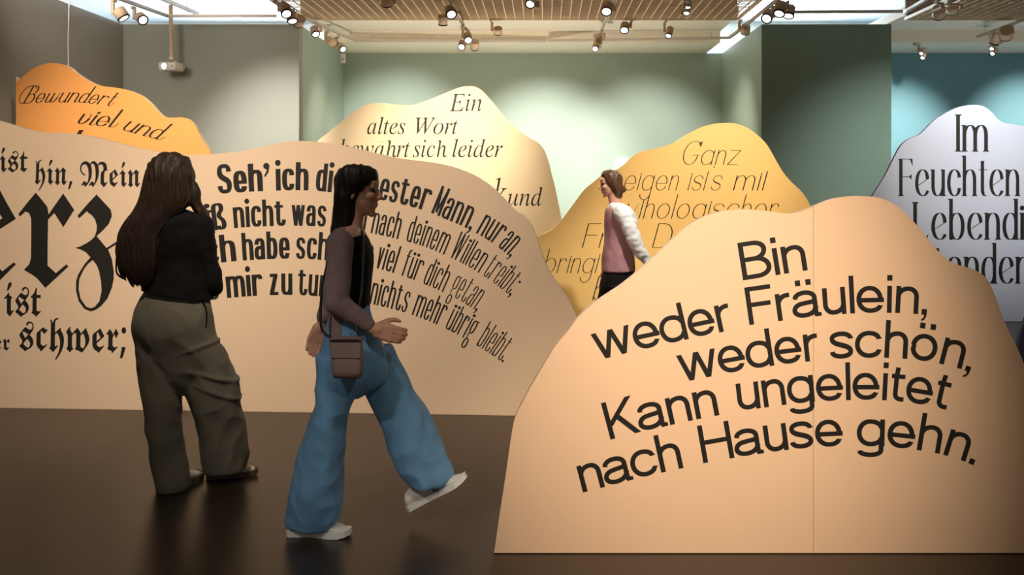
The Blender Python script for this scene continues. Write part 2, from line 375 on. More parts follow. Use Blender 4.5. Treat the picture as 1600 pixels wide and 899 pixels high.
ITALIC = {
  'E': (454, '-34,0 -30,13 -28,13 0,16 18,25 27,36 35,52 42,73 126,385 130,405 132,419 129,433 120,443 104,449 81,451 85,465 440,465 420,364 409,364 409,367 407,394 402,414 391,427 373,436 356,439 335,441 309,442 252,442 234,441 222,439 213,434 207,426 201,414 196,396 159,260 216,260 246,262 271,267 289,275 303,288 313,305 321,326 334,326 287,161 275,161 276,174 277,187 275,206 272,220 264,229 253,234 236,236 214,237 154,237 112,83 107,62 105,53 105,47 108,36 116,28 130,25 153,24 199,24 230,25 257,28 281,34 303,42 323,53 341,67 357,84 372,105 386,128 400,128 351,0'),
  'i': (177, '122,394 110,396 98,404 91,415 88,428 91,441 98,452 110,460 122,463 135,460 147,452 155,441 157,428 155,414 147,403 136,396 | 33,-8 8,1 0,29 1,40 3,53 7,68 11,86 55,241 58,254 59,260 60,264 57,275 50,282 37,286 17,287 20,299 44,302 65,305 82,308 96,310 115,315 124,316 129,314 131,308 131,305 130,303 129,299 128,296 63,79 59,62 58,52 61,37 72,32 87,38 106,55 130,84 140,74 102,28 67,1'),
  'n': (364, '222,-9 208,-6 198,1 191,12 189,28 192,49 201,86 216,140 231,195 239,233 242,254 238,269 225,275 211,272 195,263 178,250 159,232 147,219 135,205 123,189 112,174 102,158 93,142 76,105 59,58 42,0 -12,0 53,221 60,245 62,263 60,273 53,280 41,284 23,285 17,285 19,297 45,300 67,303 85,306 100,310 120,315 130,316 132,316 133,314 134,311 133,308 93,177 126,220 158,254 188,281 216,300 241,311 263,315 285,311 298,299 302,278 302,265 300,252 297,237 293,222 254,88 250,75 247,64 246,55 245,49 249,37 259,34 274,40 291,59 312,91 322,83 290,32 256,1'),
  'a': (342, '50,-8 26,-3 8,10 0,25 -5,43 -7,64 -4,101 4,138 18,175 38,211 62,244 90,274 121,298 152,312 183,316 208,312 224,300 232,280 241,309 292,309 231,90 224,62 222,44 224,37 233,35 245,40 261,55 282,80 291,72 256,27 224,1 195,-8 175,0 168,23 170,42 178,74 191,118 166,79 142,48 119,23 97,6 74,-5 | 82,33 98,37 116,48 128,59 140,72 152,87 164,104 175,122 185,141 195,161 203,181 210,201 215,221 218,240 219,257 215,280 204,294 185,299 164,295 143,284 124,266 105,241 88,211 74,175 68,157 63,139 58,122 54,97 53,73 60,43'),
  'l': (173, '32,-7 18,-5 7,2 0,12 -2,26 -1,38 2,54 7,75 13,99 98,412 101,423 101,433 99,446 92,453 79,457 58,459 60,471 84,474 104,476 121,479 134,482 154,486 163,487 170,485 171,481 170,473 168,465 62,84 57,62 56,50 59,38 68,34 82,40 100,55 122,82 133,72 114,47 95,27 77,12 52,-3'),
  't': (186, '33,-8 9,1 1,26 1,35 2,44 4,53 7,62 66,283 19,283 22,297 63,313 100,344 136,392 151,392 126,304 183,304 177,283 120,283 66,78 61,59 60,45 63,34 72,31 85,36 102,52 124,79 134,68 99,26 66,0'),
  'e': (287, '89,-7 62,-4 39,6 21,21 7,42 -1,68 -4,99 -3,120 2,143 9,165 19,188 31,210 46,231 63,250 81,268 101,283 132,302 164,313 195,316 222,313 242,303 254,287 258,266 252,239 236,213 208,189 170,169 121,153 61,142 59,130 57,118 57,107 56,98 63,58 84,34 119,26 151,32 185,50 221,81 231,71 209,47 187,27 165,12 141,2 116,-5 | 64,158 106,167 140,180 168,199 188,221 200,245 204,271 198,291 180,298 159,294 137,280 122,266 108,250 95,230 83,208 73,184'),
  's': (249, '78,-8 53,-6 32,-1 18,4 6,6 -4,4 -9,-4 -22,-4 -7,106 4,105 7,77 14,53 24,35 37,21 53,13 71,10 93,14 110,26 122,45 126,69 123,85 116,102 104,120 94,133 83,147 73,161 63,175 53,190 46,206 41,222 40,238 42,259 50,278 63,294 80,306 100,314 123,316 147,315 166,310 181,304 193,302 205,305 209,314 220,314 207,214 195,214 184,261 163,289 130,299 115,296 102,287 94,275 91,261 93,245 102,228 116,208 126,195 136,181 146,168 155,154 165,138 173,122 178,105 179,89 178,71 173,55 166,40 156,26 144,15 130,5 114,-2 97,-7'),
  'W': (592, '83,-10 99,394 96,422 87,439 69,449 40,453 42,465 229,465 226,453 220,453 193,449 177,439 171,427 167,410 165,387 153,116 321,355 323,396 321,422 312,439 296,449 272,452 267,452 270,465 448,465 444,452 424,451 410,447 400,439 394,425 390,406 388,378 377,120 545,372 559,396 567,416 570,431 565,442 549,449 522,452 527,465 667,465 664,452 662,452 643,448 624,434 611,420 597,403 582,381 319,-10 306,-10 320,310 95,-10'),
  'o': (350, '105,-8 75,-5 48,5 26,22 9,44 -1,71 -4,102 -2,128 4,153 14,178 27,203 43,226 61,247 82,267 104,284 128,298 152,308 177,314 201,316 234,313 261,303 283,286 300,264 310,237 314,206 312,184 307,161 299,138 288,115 275,94 260,73 243,54 224,37 203,23 171,6 139,-5 | 113,11 131,14 149,21 166,32 182,47 197,65 211,85 224,108 234,131 243,155 249,180 253,204 255,226 248,267 229,291 197,299 176,295 154,285 132,268 112,244 94,216 78,183 66,149 58,115 56,83 57,62 62,44 71,30 89,16'),
  'b': (340, '82,-8 57,-7 36,-2 18,6 1,20 -5,36 -4,43 -2,50 88,404 91,415 92,424 93,431 93,437 91,446 86,452 76,454 61,455 50,455 54,467 75,469 94,472 110,475 123,479 144,485 156,487 162,485 163,480 103,251 137,287 174,309 214,316 239,313 262,304 280,289 294,270 303,246 306,218 304,191 298,164 287,137 274,111 257,87 238,64 216,44 192,26 166,12 139,1 111,-6 | 95,9 120,13 144,23 168,40 190,62 208,88 224,119 237,151 244,182 246,211 245,232 239,250 230,264 211,279 186,283 165,280 145,270 126,254 109,231 95,202 83,167 54,66 51,50 50,38 55,22 70,13'),
  'w': (446, '48,-8 44,175 44,197 43,217 41,234 38,254 33,268 20,284 0,289 -3,289 -2,300 15,303 30,306 43,309 54,312 62,314 70,316 76,317 80,317 88,301 94,252 97,171 98,91 238,317 250,317 275,71 323,128 343,153 360,175 373,195 385,221 389,240 386,248 376,259 366,272 363,287 365,299 371,308 380,314 392,316 404,313 414,305 420,291 422,273 413,232 386,180 340,117 240,-8 230,-8 205,221 60,-8'),
  'h': (402, '304,-7 279,-2 260,11 250,25 245,41 243,60 244,78 246,99 249,115 252,132 256,151 271,221 276,240 279,257 281,271 281,283 278,305 268,319 251,323 225,317 199,300 173,272 150,238 134,204 124,172 87,0 25,0 112,415 117,439 118,451 113,468 97,479 71,482 66,482 72,510 195,510 169,387 165,368 161,350 156,331 152,313 147,294 142,275 150,275 188,326 230,356 274,366 314,358 338,333 346,291 345,279 343,262 339,242 334,218 316,138 312,119 310,101 308,84 308,68 313,44 331,36 352,39 374,51 386,32 358,10 331,-2'),
  'r': (224, '-13,0 46,209 51,231 55,247 56,259 53,272 47,279 34,282 13,284 15,297 39,301 59,304 76,307 90,310 109,315 118,316 124,314 124,308 89,179 137,255 177,301 208,316 220,314 229,307 235,297 237,283 234,266 226,253 214,243 200,240 189,242 180,248 173,257 170,268 118,199 75,110 41,0'),
  'c': (298, '99,-8 70,-5 46,6 26,23 11,46 2,75 -1,109 1,131 5,153 12,175 22,197 34,217 48,237 64,255 82,272 102,286 133,303 166,313 199,316 219,315 235,310 249,302 262,286 267,267 264,251 258,239 247,231 233,228 211,235 204,255 205,262 207,268 210,274 214,279 218,284 220,287 220,289 215,297 197,299 174,296 151,286 130,271 110,250 93,225 79,196 68,165 61,136 59,107 61,83 67,63 76,46 89,33 104,25 122,23 157,29 192,49 228,82 238,71 193,27 146,1'),
  'd': (354, '61,-8 41,-6 24,1 10,13 -1,30 -7,50 -9,73 -7,95 -2,119 5,143 16,168 29,193 44,217 61,240 80,260 99,279 115,291 130,300 146,307 169,314 192,316 216,314 232,306 242,293 273,416 274,421 275,426 275,431 275,436 274,445 268,451 258,454 243,455 233,455 236,467 263,470 287,474 306,479 326,485 338,487 343,485 345,480 344,477 344,473 343,470 343,468 240,81 236,60 234,52 234,44 238,34 250,30 264,36 283,53 306,81 317,72 297,47 279,27 263,11 240,-3 217,-8 191,1 183,27 185,48 191,76 201,112 178,75 155,45 133,21 110,5 86,-5 | 91,28 109,31 127,43 140,55 153,69 165,85 177,103 188,122 199,142 208,163 216,183 223,204 228,224 231,242 232,259 229,277 223,289 212,298 198,300 176,297 154,286 132,268 111,244 92,214 75,178 62,141 54,108 51,78 54,57 62,41 74,31'),
  'u': (364, '46,-8 28,-5 15,4 7,18 4,38 5,51 8,69 12,90 19,116 50,228 53,238 54,247 55,256 56,265 53,276 47,283 34,286 13,287 15,300 39,303 59,306 76,308 90,311 110,315 119,316 125,315 128,312 127,308 127,304 126,300 125,296 71,107 66,88 62,74 60,62 59,54 64,38 79,32 100,38 124,54 141,71 159,91 177,115 195,142 211,171 227,203 241,237 252,272 261,309 314,309 255,92 249,65 246,47 250,36 260,32 275,38 294,55 315,84 324,75 291,29 257,1 222,-8 197,1 189,27 190,42 193,60 199,81 220,153 187,104 156,63 127,32 99,10 72,-4'),
  'k': (339, '218,-7 201,-3 187,9 179,23 170,41 161,63 120,161 78,129 41,0 -13,0 103,414 105,425 106,435 104,446 98,452 88,454 71,455 62,455 66,468 89,471 109,474 126,478 140,481 150,484 158,486 165,487 169,487 174,485 175,480 174,472 172,465 84,157 195,240 214,256 226,269 230,280 222,290 197,294 203,306 337,306 334,293 332,293 306,289 278,276 246,255 164,193 214,73 221,59 229,47 238,38 248,36 263,40 281,55 301,79 311,69 294,45 278,26 261,11 238,-3'),
  'G': (541, '245,-10 203,-7 165,0 130,13 100,31 74,53 54,80 39,110 30,144 27,181 29,214 36,246 47,278 62,310 80,339 102,367 126,393 153,415 181,435 227,457 276,470 327,475 358,473 387,468 414,459 432,452 447,446 458,443 465,442 477,444 487,448 495,457 503,469 514,469 484,327 472,327 464,364 450,395 428,420 401,438 369,449 331,453 291,448 253,435 218,413 187,383 160,348 137,306 120,261 110,217 106,173 111,126 124,86 146,53 175,30 212,15 255,11 278,12 299,17 319,26 336,37 347,49 354,64 378,158 381,173 382,180 383,185 380,199 369,208 351,212 322,214 325,227 518,227 514,214 493,213 476,208 465,200 457,188 454,180 450,171 447,159 443,146 416,35 362,10 305,-5'),
}


# ------------------------------------------------------------------ lettering: drawn letters
class Style:
    def __init__(self, **kw):
        d = dict(X=1.0, A=1.4, C=1.4, D=-0.4, s=0.2, h=0.17, W=0.62, O=0.72, k=0.60, sb=0.09, serif=0.0,
                 slant=0.0, tail=0.0, p=1.0, dot=None, single=False, round_dot=False, ediag=False, rdrop=False, ox=0.0, cond=False, nocross=False, rt=0.0)
        d.update(kw)
        self.__dict__.update(d)


def bez(p0, p1, p2, p3, n=9):
    return [p0 * (1 - t) ** 3 + p1 * 3 * t * (1 - t) ** 2 + p2 * 3 * t * t * (1 - t) + p3 * t ** 3 for t in [i / n for i in range(1, n + 1)]]


def trace(path, k):
    """path codes: M move, L line, V quarter that leaves vertically, H quarter that leaves horizontally, C cubic"""
    pts = []
    for c in path:
        if c[0] == 'M':
            pts = [Vector((c[1], c[2]))]
            continue
        a = pts[-1]
        if c[0] == 'L':
            b = Vector((c[1], c[2]))
            pts += [a.lerp(b, t / 3) for t in (1, 2, 3)]
        elif c[0] in 'VH':
            b = Vector((c[1], c[2]))
            if c[0] == 'V':
                p1, p2 = Vector((a.x, a.y + (b.y - a.y) * k)), Vector((b.x - (b.x - a.x) * k, b.y))
            else:
                p1, p2 = Vector((a.x + (b.x - a.x) * k, a.y)), Vector((b.x, b.y - (b.y - a.y) * k))
            pts += bez(a, p1, p2, b)
        else:
            pts += bez(a, Vector(c[1]), Vector(c[2]), Vector(c[3]))
    return pts


class Pen:
    """collects filled polygons (lists of 2D points) for one glyph"""

    def __init__(self, S):
        self.S = S
        self.polys = []
        self.k = 0

    def poly(self, pts):
        self.k += 1
        self.polys.append((self.k, [Vector(p) for p in pts]))

    def curve(self, path, width=None, hair=False):
        S = self.S
        pts = trace(path, S.k)
        q = [pts[0]]
        for p in pts[1:]:
            if (p - q[-1]).length > 1e-4: q.append(p)
        n = len(q)
        L, R = [], []
        for i, p in enumerate(q):
            t = (q[min(i + 1, n - 1)] - q[max(i - 1, 0)]).normalized()
            if hair: w = S.h
            elif width: w = width(p, t, i / (n - 1))
            else: w = S.h + (S.s - S.h) * abs(t.y) ** S.p
            nn = Vector((-t.y, t.x)) * w / 2
            L.append(p + nn)
            R.append(p - nn)
        self.k += 1
        for i in range(n - 1):
            self.polys.append((self.k, [L[i], R[i], R[i + 1], L[i + 1]]))

    def bar(self, x, y0, y1, w=None, b=True, t=True):
        S = self.S
        w = S.s if w is None else w
        self.poly([(x - w / 2, y0), (x + w / 2, y0), (x + w / 2, y1), (x - w / 2, y1)])
        if S.serif:
            e, g = S.serif, S.h
            if b: self.poly([(x - w / 2 - e, y0), (x + w / 2 + e, y0), (x + w / 2 + e * .6, y0 + g), (x + w / 2, y0 + g * 2.4), (x - w / 2, y0 + g * 2.4), (x - w / 2 - e * .6, y0 + g)])
            if t: self.poly([(x - w / 2 - e, y1), (x - w / 2 - e * .6, y1 - g), (x - w / 2, y1 - g * 2.4), (x + w / 2, y1 - g * 2.4), (x + w / 2 + (e if t == 2 else 0), y1 - g * (1 if t == 2 else 0)), (x + w / 2 + (e if t == 2 else 0), y1)])

    def hbar(self, x0, x1, y, th=None):
        th = self.S.h if th is None else th
        self.poly([(x0, y - th / 2), (x1, y - th / 2), (x1, y + th / 2), (x0, y + th / 2)])

    def diag(self, x0, y0, x1, y1, w):
        self.poly([(x0 - w / 2, y0), (x0 + w / 2, y0), (x1 + w / 2, y1), (x1 - w / 2, y1)])

    def dot(self, x, y, r=None):
        S = self.S
        r = r or S.dot or S.s * 0.55
        if S.round_dot:
            self.poly([(x + r * math.cos(2 * PI * i / 18), y + r * math.sin(2 * PI * i / 18)) for i in range(18)])
        else:
            self.poly([(x - r, y - r), (x + r, y - r), (x + r, y + r), (x - r, y + r)])


def glyph(ch, S):
    """returns (advance, polygons)"""
    P = Pen(S)
    X, A, C, D, s, h, Wd, O, k = S.X, S.A, S.C, S.D, S.s, S.h, S.W, S.O, S.k
    a = S.sb + s / 2
    top, bot = X - h / 2 + S.ox, h / 2 - S.ox
    adv = None
    exit_ = S.tail

    def tail(x):
        if exit_:
            P.curve([('M', x, X * .22), ('V', x + exit_ * .45, h * .5), ('C', (x + exit_ * .8, h * .5), (x + exit_, X * .2), (x + exit_ * 1.15, X * .45))], hair=True)

    def arch(x, w):
        P.curve([('M', x, X * (.58 if S.cond else .60)), ('V', x + w * .56, top), ('H', x + w, X * .62), ('L', x + w, 0.0)])
        if S.serif:
            e, g = S.serif, S.h
            P.poly([(x + w - s / 2 - e, 0), (x + w + s / 2 + e, 0), (x + w + s / 2 + e * .6, g), (x + w + s / 2, g * 2.4), (x + w - s / 2, g * 2.4), (x + w - s / 2 - e * .6, g)])

    def bowl(x, side):      # round of d/q (side=-1: opens right, stem at x+O) or b/p (side=1, stem at x)
        if side < 0:
            P.curve([('M', x + O, X * .66), ('V', x + O * .5, top), ('H', x, X * .5), ('V', x + O * .5, bot), ('H', x + O, X * .34)])
        else:
            P.curve([('M', x, X * .66), ('V', x + O * .5, top), ('H', x + O, X * .5), ('V', x + O * .5, bot), ('H', x, X * .34)])

    def spine(x, w, H):
        def wf(p, t, u):
            q = (p.y - H / 2) / (H / 2)
            return h + (s * .98 - h) * max(0.0, min(1.0, 1.05 - abs(q) ** 2.2 * 1.15))
        tp, bt = H - h / 2 + S.ox, h / 2 - S.ox
        P.curve([('M', x + w, H * .74), ('V', x + w * .52, tp), ('H', x, H * .745),
                 ('C', (x, H * .60), (x + w * .22, H * .555), (x + w * .5, H * .50)),
                 ('C', (x + w * .78, H * .445), (x + w, H * .40), (x + w, H * .255)),
                 ('V', x + w * .48, bt), ('H', x - w * .02, H * .26)], wf)

    base = ch
    uml = ch in 'äöü'
    if uml: base = {'ä': 'a', 'ö': 'o', 'ü': 'u'}[ch]
    if base == 'n':
        P.bar(a, 0, X); arch(a, Wd); adv = a + Wd; tail(a + Wd)
    elif base == 'm':
        w = Wd * (.94 if not S.cond else 1.0)
        P.bar(a, 0, X); arch(a, w); arch(a + w, w); adv = a + 2 * w; tail(adv)
    elif base == 'h':
        P.bar(a, 0, A); arch(a, Wd); adv = a + Wd; tail(adv)
    elif base == 'u':
        P.curve([('M', a, X), ('L', a, X * .38), ('V', a + Wd * .44, bot), ('H', a + Wd, X * .42)])
        P.bar(a + Wd, 0, X); adv = a + Wd
        if S.serif:
            P.poly([(a - s / 2 - S.serif, X), (a - s / 2 - S.serif * .6, X - h), (a - s / 2, X - 2.4 * h), (a + s / 2, X - h), (a + s / 2, X)])
        tail(adv)
    elif base == 'r':
        P.bar(a, 0, X)
        if S.rdrop:
            P.curve([('M', a, X * .56), ('V', a + Wd * .55, top), ('H', a + Wd * .86, X * .78)])
            adv = a + Wd * .86
        else:
            P.curve([('M', a, X * .58), ('V', a + Wd * .56, top), ('L', a + Wd * .66, top)])
            adv = a + Wd * .66 - s * .35
    elif base == 'i':
        P.bar(a, 0, X); P.dot(a, A - (S.dot or s * .55) if not S.round_dot else X + (S.dot or s * .6) * 2.0); adv = a; tail(a)
    elif base == 'l':
        P.bar(a, 0, A); adv = a; tail(a)
    elif base == 't':
        if S.nocross:
            P.bar(a, 0, X * 1.28); adv = a
        else:
            T = X + (A - X) * .62
            x = a + Wd * .22
            if S.cond:
                P.curve([('M', x, T), ('L', x, X * .34), ('V', x + Wd * .42, bot), ('H', x + Wd * .78, X * .30)])
                P.hbar(x - s * .5 - Wd * .26, x + s * .5 + Wd * .42, X - h * .4, h * .9); adv = x + Wd * .70
            else:
                P.curve([('M', x, T), ('L', x, X * .26), ('V', x + Wd * .30, h * .5), ('L', x + Wd * .44, h * .5)])
                P.hbar(x - s * .5 - Wd * .2, x + s * .5 + Wd * .3, X - h / 2); adv = x + Wd * .40 - s * .3
                tail(x)
    elif base == 'o':
        P.curve([('M', a, X * .5), ('V', a + O / 2, top), ('H', a + O, X * .5), ('V', a + O / 2, bot), ('H', a, X * .5)]); adv = a + O
    elif base == 'c':
        P.curve([('M', a + O * .97, X * .70), ('V', a + O * .52, top), ('H', a, X * .5), ('V', a + O * .52, bot), ('H', a + O * .97, X * .30)]); adv = a + O * .93
    elif base == 'e':
        if S.ediag:
            P.curve([('M', a + O, X * .64), ('V', a + O * .56, top), ('H', a, X * .47), ('V', a + O * .60, bot), ('C', (a + O * .8, bot), (a + O * .95, X * .1), (a + O * 1.03, X * .2))])
            P.curve([('M', a, X * .36), ('L', a + O + s * .3, X * .66)], lambda p, t, u: h)
        else:
            P.curve([('M', a + O, X * .47), ('V', a + O * .5, top), ('H', a, X * .5), ('V', a + O * .52, bot), ('H', a + O * .96, X * .27)])
            P.hbar(a, a + O + s * .5, X * .47 + h * .0, h)
        adv = a + O
        if exit_: P.curve([('M', a + O * .9, X * .22), ('L', a + O * 1.2, X * .48)], hair=True)
    elif base == 'd':
        P.bar(a + O, 0, A); bowl(a, -1); adv = a + O; tail(adv)
    elif base == 'b':
        P.bar(a, 0, A, b=False); bowl(a, 1); adv = a + O
    elif base == 'g':
        if S.cond:      # two-storey with small lower loop
            y0 = X * .36
            P.curve([('M', a, (X + y0) / 2), ('V', a + O / 2, top), ('H', a + O, (X + y0) / 2), ('V', a + O / 2, y0), ('H', a, (X + y0) / 2)])
            P.curve([('M', a + O * .75, X * .93), ('L', a + O * 1.3, X * 1.0)], hair=True)
            P.curve([('M', a + O * .35, y0 + h * .3), ('C', (a - O * .1, y0 - .12), (a + O * .2, X * .06), (a + O * .6, X * .03))], hair=True)
            m = D * .45
            P.curve([('M', a, m), ('V', a + O / 2, h), ('H', a + O, m), ('V', a + O / 2, D), ('H', a, m)]); adv = a + O * 1.02
        else:
            P.bar(a + O, 0, X); bowl(a, -1)
            P.curve([('M', a + O, X * .3), ('L', a + O, D * .35), ('V', a + O * .5, D + h / 2), ('H', a + O * .03, D * .42)]); adv = a + O
    elif base == 'a':
        if S.single:
            P.bar(a + O, 0, X); bowl(a, -1); adv = a + O; tail(adv)
        else:
            x = a - s * .1
            P.curve([('M', x + O * .06, X * .70), ('V', x + O * .52, top), ('H', x + O * .96, X * .70), ('L', x + O * .96, X * .2), ('L', x + O * (.96 if S.cond else .99), 0)])
            P.curve([('M', x + O * .96, X * .62), ('C', (x + O * .9, X * .52), (x + O * .62, X * .56), (x + O * .42, X * .52)) if not S.cond else ('V', x + O * .5, X * .56),
                     ('H', x, X * .28), ('V', x + O * .42, bot), ('H', x + O * .96, X * .36)])
            if not S.cond: P.poly([(x + O * .98, 0), (x + O * 1.16, 0), (x + O * 1.16, h * .8), (x + O * .98, h * .9)])
            adv = x + O * 1.02
    elif base == 's':
        w = O * (.84 if not S.cond else .86)
        spine(a, w, X); adv = a + w
    elif base == 'S':
        w = O * (1.12 if S.cond else 1.1)
        spine(a, w, C); adv = a + w
    elif base == 'z':
        w = O * .92
        P.hbar(a - s * .4, a + w, X - h * .5); P.hbar(a - s * .5, a + w + s * .1, h * .5)
        P.diag(a - s * .05, h * .4, a + w - s * .45, X - h * .4, s * 1.05); adv = a + w
    elif base in 'vw' and exit_:
        x = a
        w = O * .78
        for i in range(1 if base == 'v' else 2):
            P.curve([('M', x, X * .96), ('L', x + w * .04, X * .34), ('V', x + w * .40, bot), ('H', x + w, X * .60)])
            x += w
        P.curve([('M', x, X * .60), ('C', (x, X * .85), (x - w * .1, X), (x - w * .28, X * .98))], hair=True)
        adv = x
    elif base in 'vw':
        n = 1 if base == 'v' else 2
        w = O * (.86 if base == 'v' else .80) if not S.cond else O * .82
        ww = s * (1.06 if not S.cond else .95)
        x = a
        for i in range(n):
            P.diag(x + w * .5, 0, x, X, ww); P.diag(x + w * .5, 0, x + w, X, ww if S.s / S.h < 1.6 else (ww if S.cond and False else h * 1.3 + (ww - h) * .35))
            x += w
        adv = x
    elif base == 'y':
        w = O * .9
        P.diag(a + w * .5, 0, a, X, s); P.diag(a + w * .2, D, a + w, X, h * 1.2); adv = a + w
    elif base == 'f':
        x = a + Wd * .2
        P.curve([('M', x, 0), ('L', x, A * .76), ('V', x + Wd * .45, A - h / 2), ('L', x + Wd * .55, A - h / 2)])
        P.hbar(x - s * .5 - Wd * .2, x + s * .5 + Wd * .32, X - h / 2); adv = x + Wd * .45
    elif base == 'ß':
        P.curve([('M', a, 0), ('L', a, A * .78), ('V', a + O * .5, A - h / 2), ('H', a + O * .92, A * .80),
                 ('C', (a + O * .92, A * .66), (a + O * .55, A * .66), (a + O * .58, A * .52)),
                 ('C', (a + O * .6, A * .42), (a + O * 1.08, A * .40), (a + O * 1.08, X * .28)), ('V', a + O * .72, bot), ('H', a + O * .42, X * .2)])
        P.hbar(a - s * .5 - Wd * .2, a, X - h / 2); adv = a + O * 1.08
    elif base == 'B':
        w = O * 1.12
        P.bar(a, 0, C)
        P.curve([('M', a, C - h / 2), ('L', a + w * .46, C - h / 2), ('H', a + w * .90, C * .755), ('V', a + w * .46, C * .525), ('L', a, C * .525)])
        P.curve([('M', a, C * .525), ('L', a + w * .5, C * .525), ('H', a + w, C * .27), ('V', a + w * .5, h / 2), ('L', a, h / 2)]); adv = a + w
    elif base == 'F':
        w = O * 1.08
        P.bar(a, 0, C); P.hbar(a, a + w, C - h / 2); P.hbar(a, a + w * .92, C * .52); adv = a + w - s * .4
        if S.serif or S.s / S.h > 2.5:
            P.poly([(a + w, C), (a + w * .5, C), (a + w * .8, C - h * 1.6), (a + w + s * .1, C * .80)])
            P.poly([(a + w * .92, C * .52 + C * .07), (a + w * .7, C * .52), (a + w * .92, C * .52 - C * .07)])
    elif base == 'E':
        w = O
        P.bar(a, 0, C); P.hbar(a, a + w, C - h / 2); P.hbar(a, a + w * .85, C * .52); P.hbar(a, a + w, h / 2); adv = a + w
    elif base == 'L':
        w = O * 1.0
        P.bar(a, 0, C, t=2); P.hbar(a, a + w, h / 2); P.poly([(a + w, 0), (a + w * .6, 0), (a + w * .8, h * 1.6), (a + w + s * .5, C * .17)]); adv = a + w
    elif base == 'I':
        P.bar(a, 0, C, t=2); adv = a
    elif base == 'H':
        w = O * 1.22
        P.bar(a, 0, C); P.bar(a + w, 0, C); P.hbar(a, a + w, C * .53); adv = a + w
    elif base == 'K':
        w = O * 1.15
        P.bar(a, 0, C); P.diag(a + s * .1, C * .34, a + w - s * .1, C, s * 1.3); P.diag(a + w + s * .15, 0, a + w * .36, C * .58, s * 1.3); adv = a + w
    elif base == 'M':
        w = O * (1.18 if S.cond else 1.4)
        P.bar(a, 0, C); P.bar(a + w, 0, C); P.diag(a + w * .5, C * .08, a + s * .05, C, s * .75); P.diag(a + w * .5, C * .08, a + w - s * .05, C, s * .6); adv = a + w
    elif base == 'W':
        w = O * .92
        for i in range(2):
            P.diag(a + w * (i + .42), 0, a + w * i, C, s); P.diag(a + w * (i + .42), 0, a + w * (i + 1), C, s * .8)
        adv = a + 2 * w
    elif base == 'D':
        w = O * 1.25
        P.bar(a, 0, C); P.curve([('M', a, C - h / 2), ('L', a + w * .4, C - h / 2), ('H', a + w, C * .5), ('V', a + w * .4, h / 2), ('L', a, h / 2)]); adv = a + w
    elif base == 'G':
        w = O * 1.35
        P.curve([('M', a + w, C * .80), ('V', a + w * .55, C - h / 2), ('H', a, C * .5), ('V', a + w * .55, h / 2), ('H', a + w * .95, C * .40)])
        P.poly([(a + w * .84, C * .9), (a + w * 1.06, C * 1.0), (a + w * 1.0, C * .74)])
        P.hbar(a + w * .6, a + w * 1.1, C * .41); adv = a + w
    elif base in '.,;':
        r = S.dot or s * .55
        if S.round_dot: r *= .9
        P.dot(a, r, r); adv = a + s * .1
        if base == ';': P.dot(a, X * .8, r)
        if base in ',;':
            if S.round_dot: P.poly([(a + r, r), (a + r * .7, -r * 1.2), (a - r * .6, -r * 2.6), (a - r * 1.0, -r * 2.3), (a - r * .1, -r * 1.0), (a, r * .2)])
            else: P.poly([(a + r, r), (a + r * .9, -r * .7), (a + r * .2, -r * 1.9), (a - r * .9, -r * 2.4), (a - r * .9, -r * 1.7), (a - r * .1, -r * 1.2), (a, 0)])
    elif base == "'":
        r = S.dot or s * .5
        if S.s < .12:
            P.dot(a + s, A * .96, r * 1.1)
        else:
            P.dot(a, A - r, r); P.poly([(a + r, A - r), (a + r * .6, A - r * 3), (a - r * .5, A - r * 4.4), (a - r * .9, A - r * 4.1), (a, A - r * 2.6), (a, A - r)])
        adv = a
    if uml:
        m = (S.sb + adv + s / 2) / 2 if base != 'a' else a + O * .45
        y = A - (S.dot or s * .55) if not S.round_dot else X + (S.dot or s * .6) * 2.1
        g = max((S.dot or s * .55) * 2.0, O * .22) if not S.cond else (S.dot or s * .6) * 1.35
        P.dot(m - g, y); P.dot(m + g, y)
    if adv is None: adv = a
    adv += s / 2 + S.sb
    if S.rt:        # round and open sides stand closer than stems do
        if base in 'cdeogsavwSGt':
            for _, pl in P.polys:
                for p in pl: p.x -= S.rt
            adv -= S.rt
        if base in 'boesvwSDBcrtKFa': adv -= S.rt
    return adv, P.polys


def font_glyph(ch, data):
    adv, src = data[ch]
    z = data.get('_z', {}).get(ch, 1.0)
    adv *= z
    loops = [[Vector([float(v) for v in p.split(',')]) * z / 1000 for p in l.split()] for l in src.split(' | ')]
    return adv / 1000, loops


def tess(loops):
    """triangles of an outline with holes: [(loops, tri index lists)]"""
    def area(l): return sum(l[i - 1].x * l[i].y - l[i].x * l[i - 1].y for i in range(len(l))) / 2

    def inside(p, l):
        c = False
        for i in range(len(l)):
            u, v = l[i - 1], l[i]
            if (u.y > p.y) != (v.y > p.y) and p.x < (v.x - u.x) * (p.y - u.y) / (v.y - u.y) + u.x: c = not c
        return c
    outs = []
    depth = [sum(inside(l[0], m) for m in loops if m is not l) for l in loops]
    for l, d in zip(loops, depth):
        if d % 2 == 0:
            hs = [m for m, e in zip(loops, depth) if e == d + 1 and inside(m[0], l)]
            grp = [l] + hs
            flat = [p for q in grp for p in q]
            tr = tessellate_polygon([[p.to_3d() for p in q] for q in grp])
            outs.append((flat, tr))
    return outs


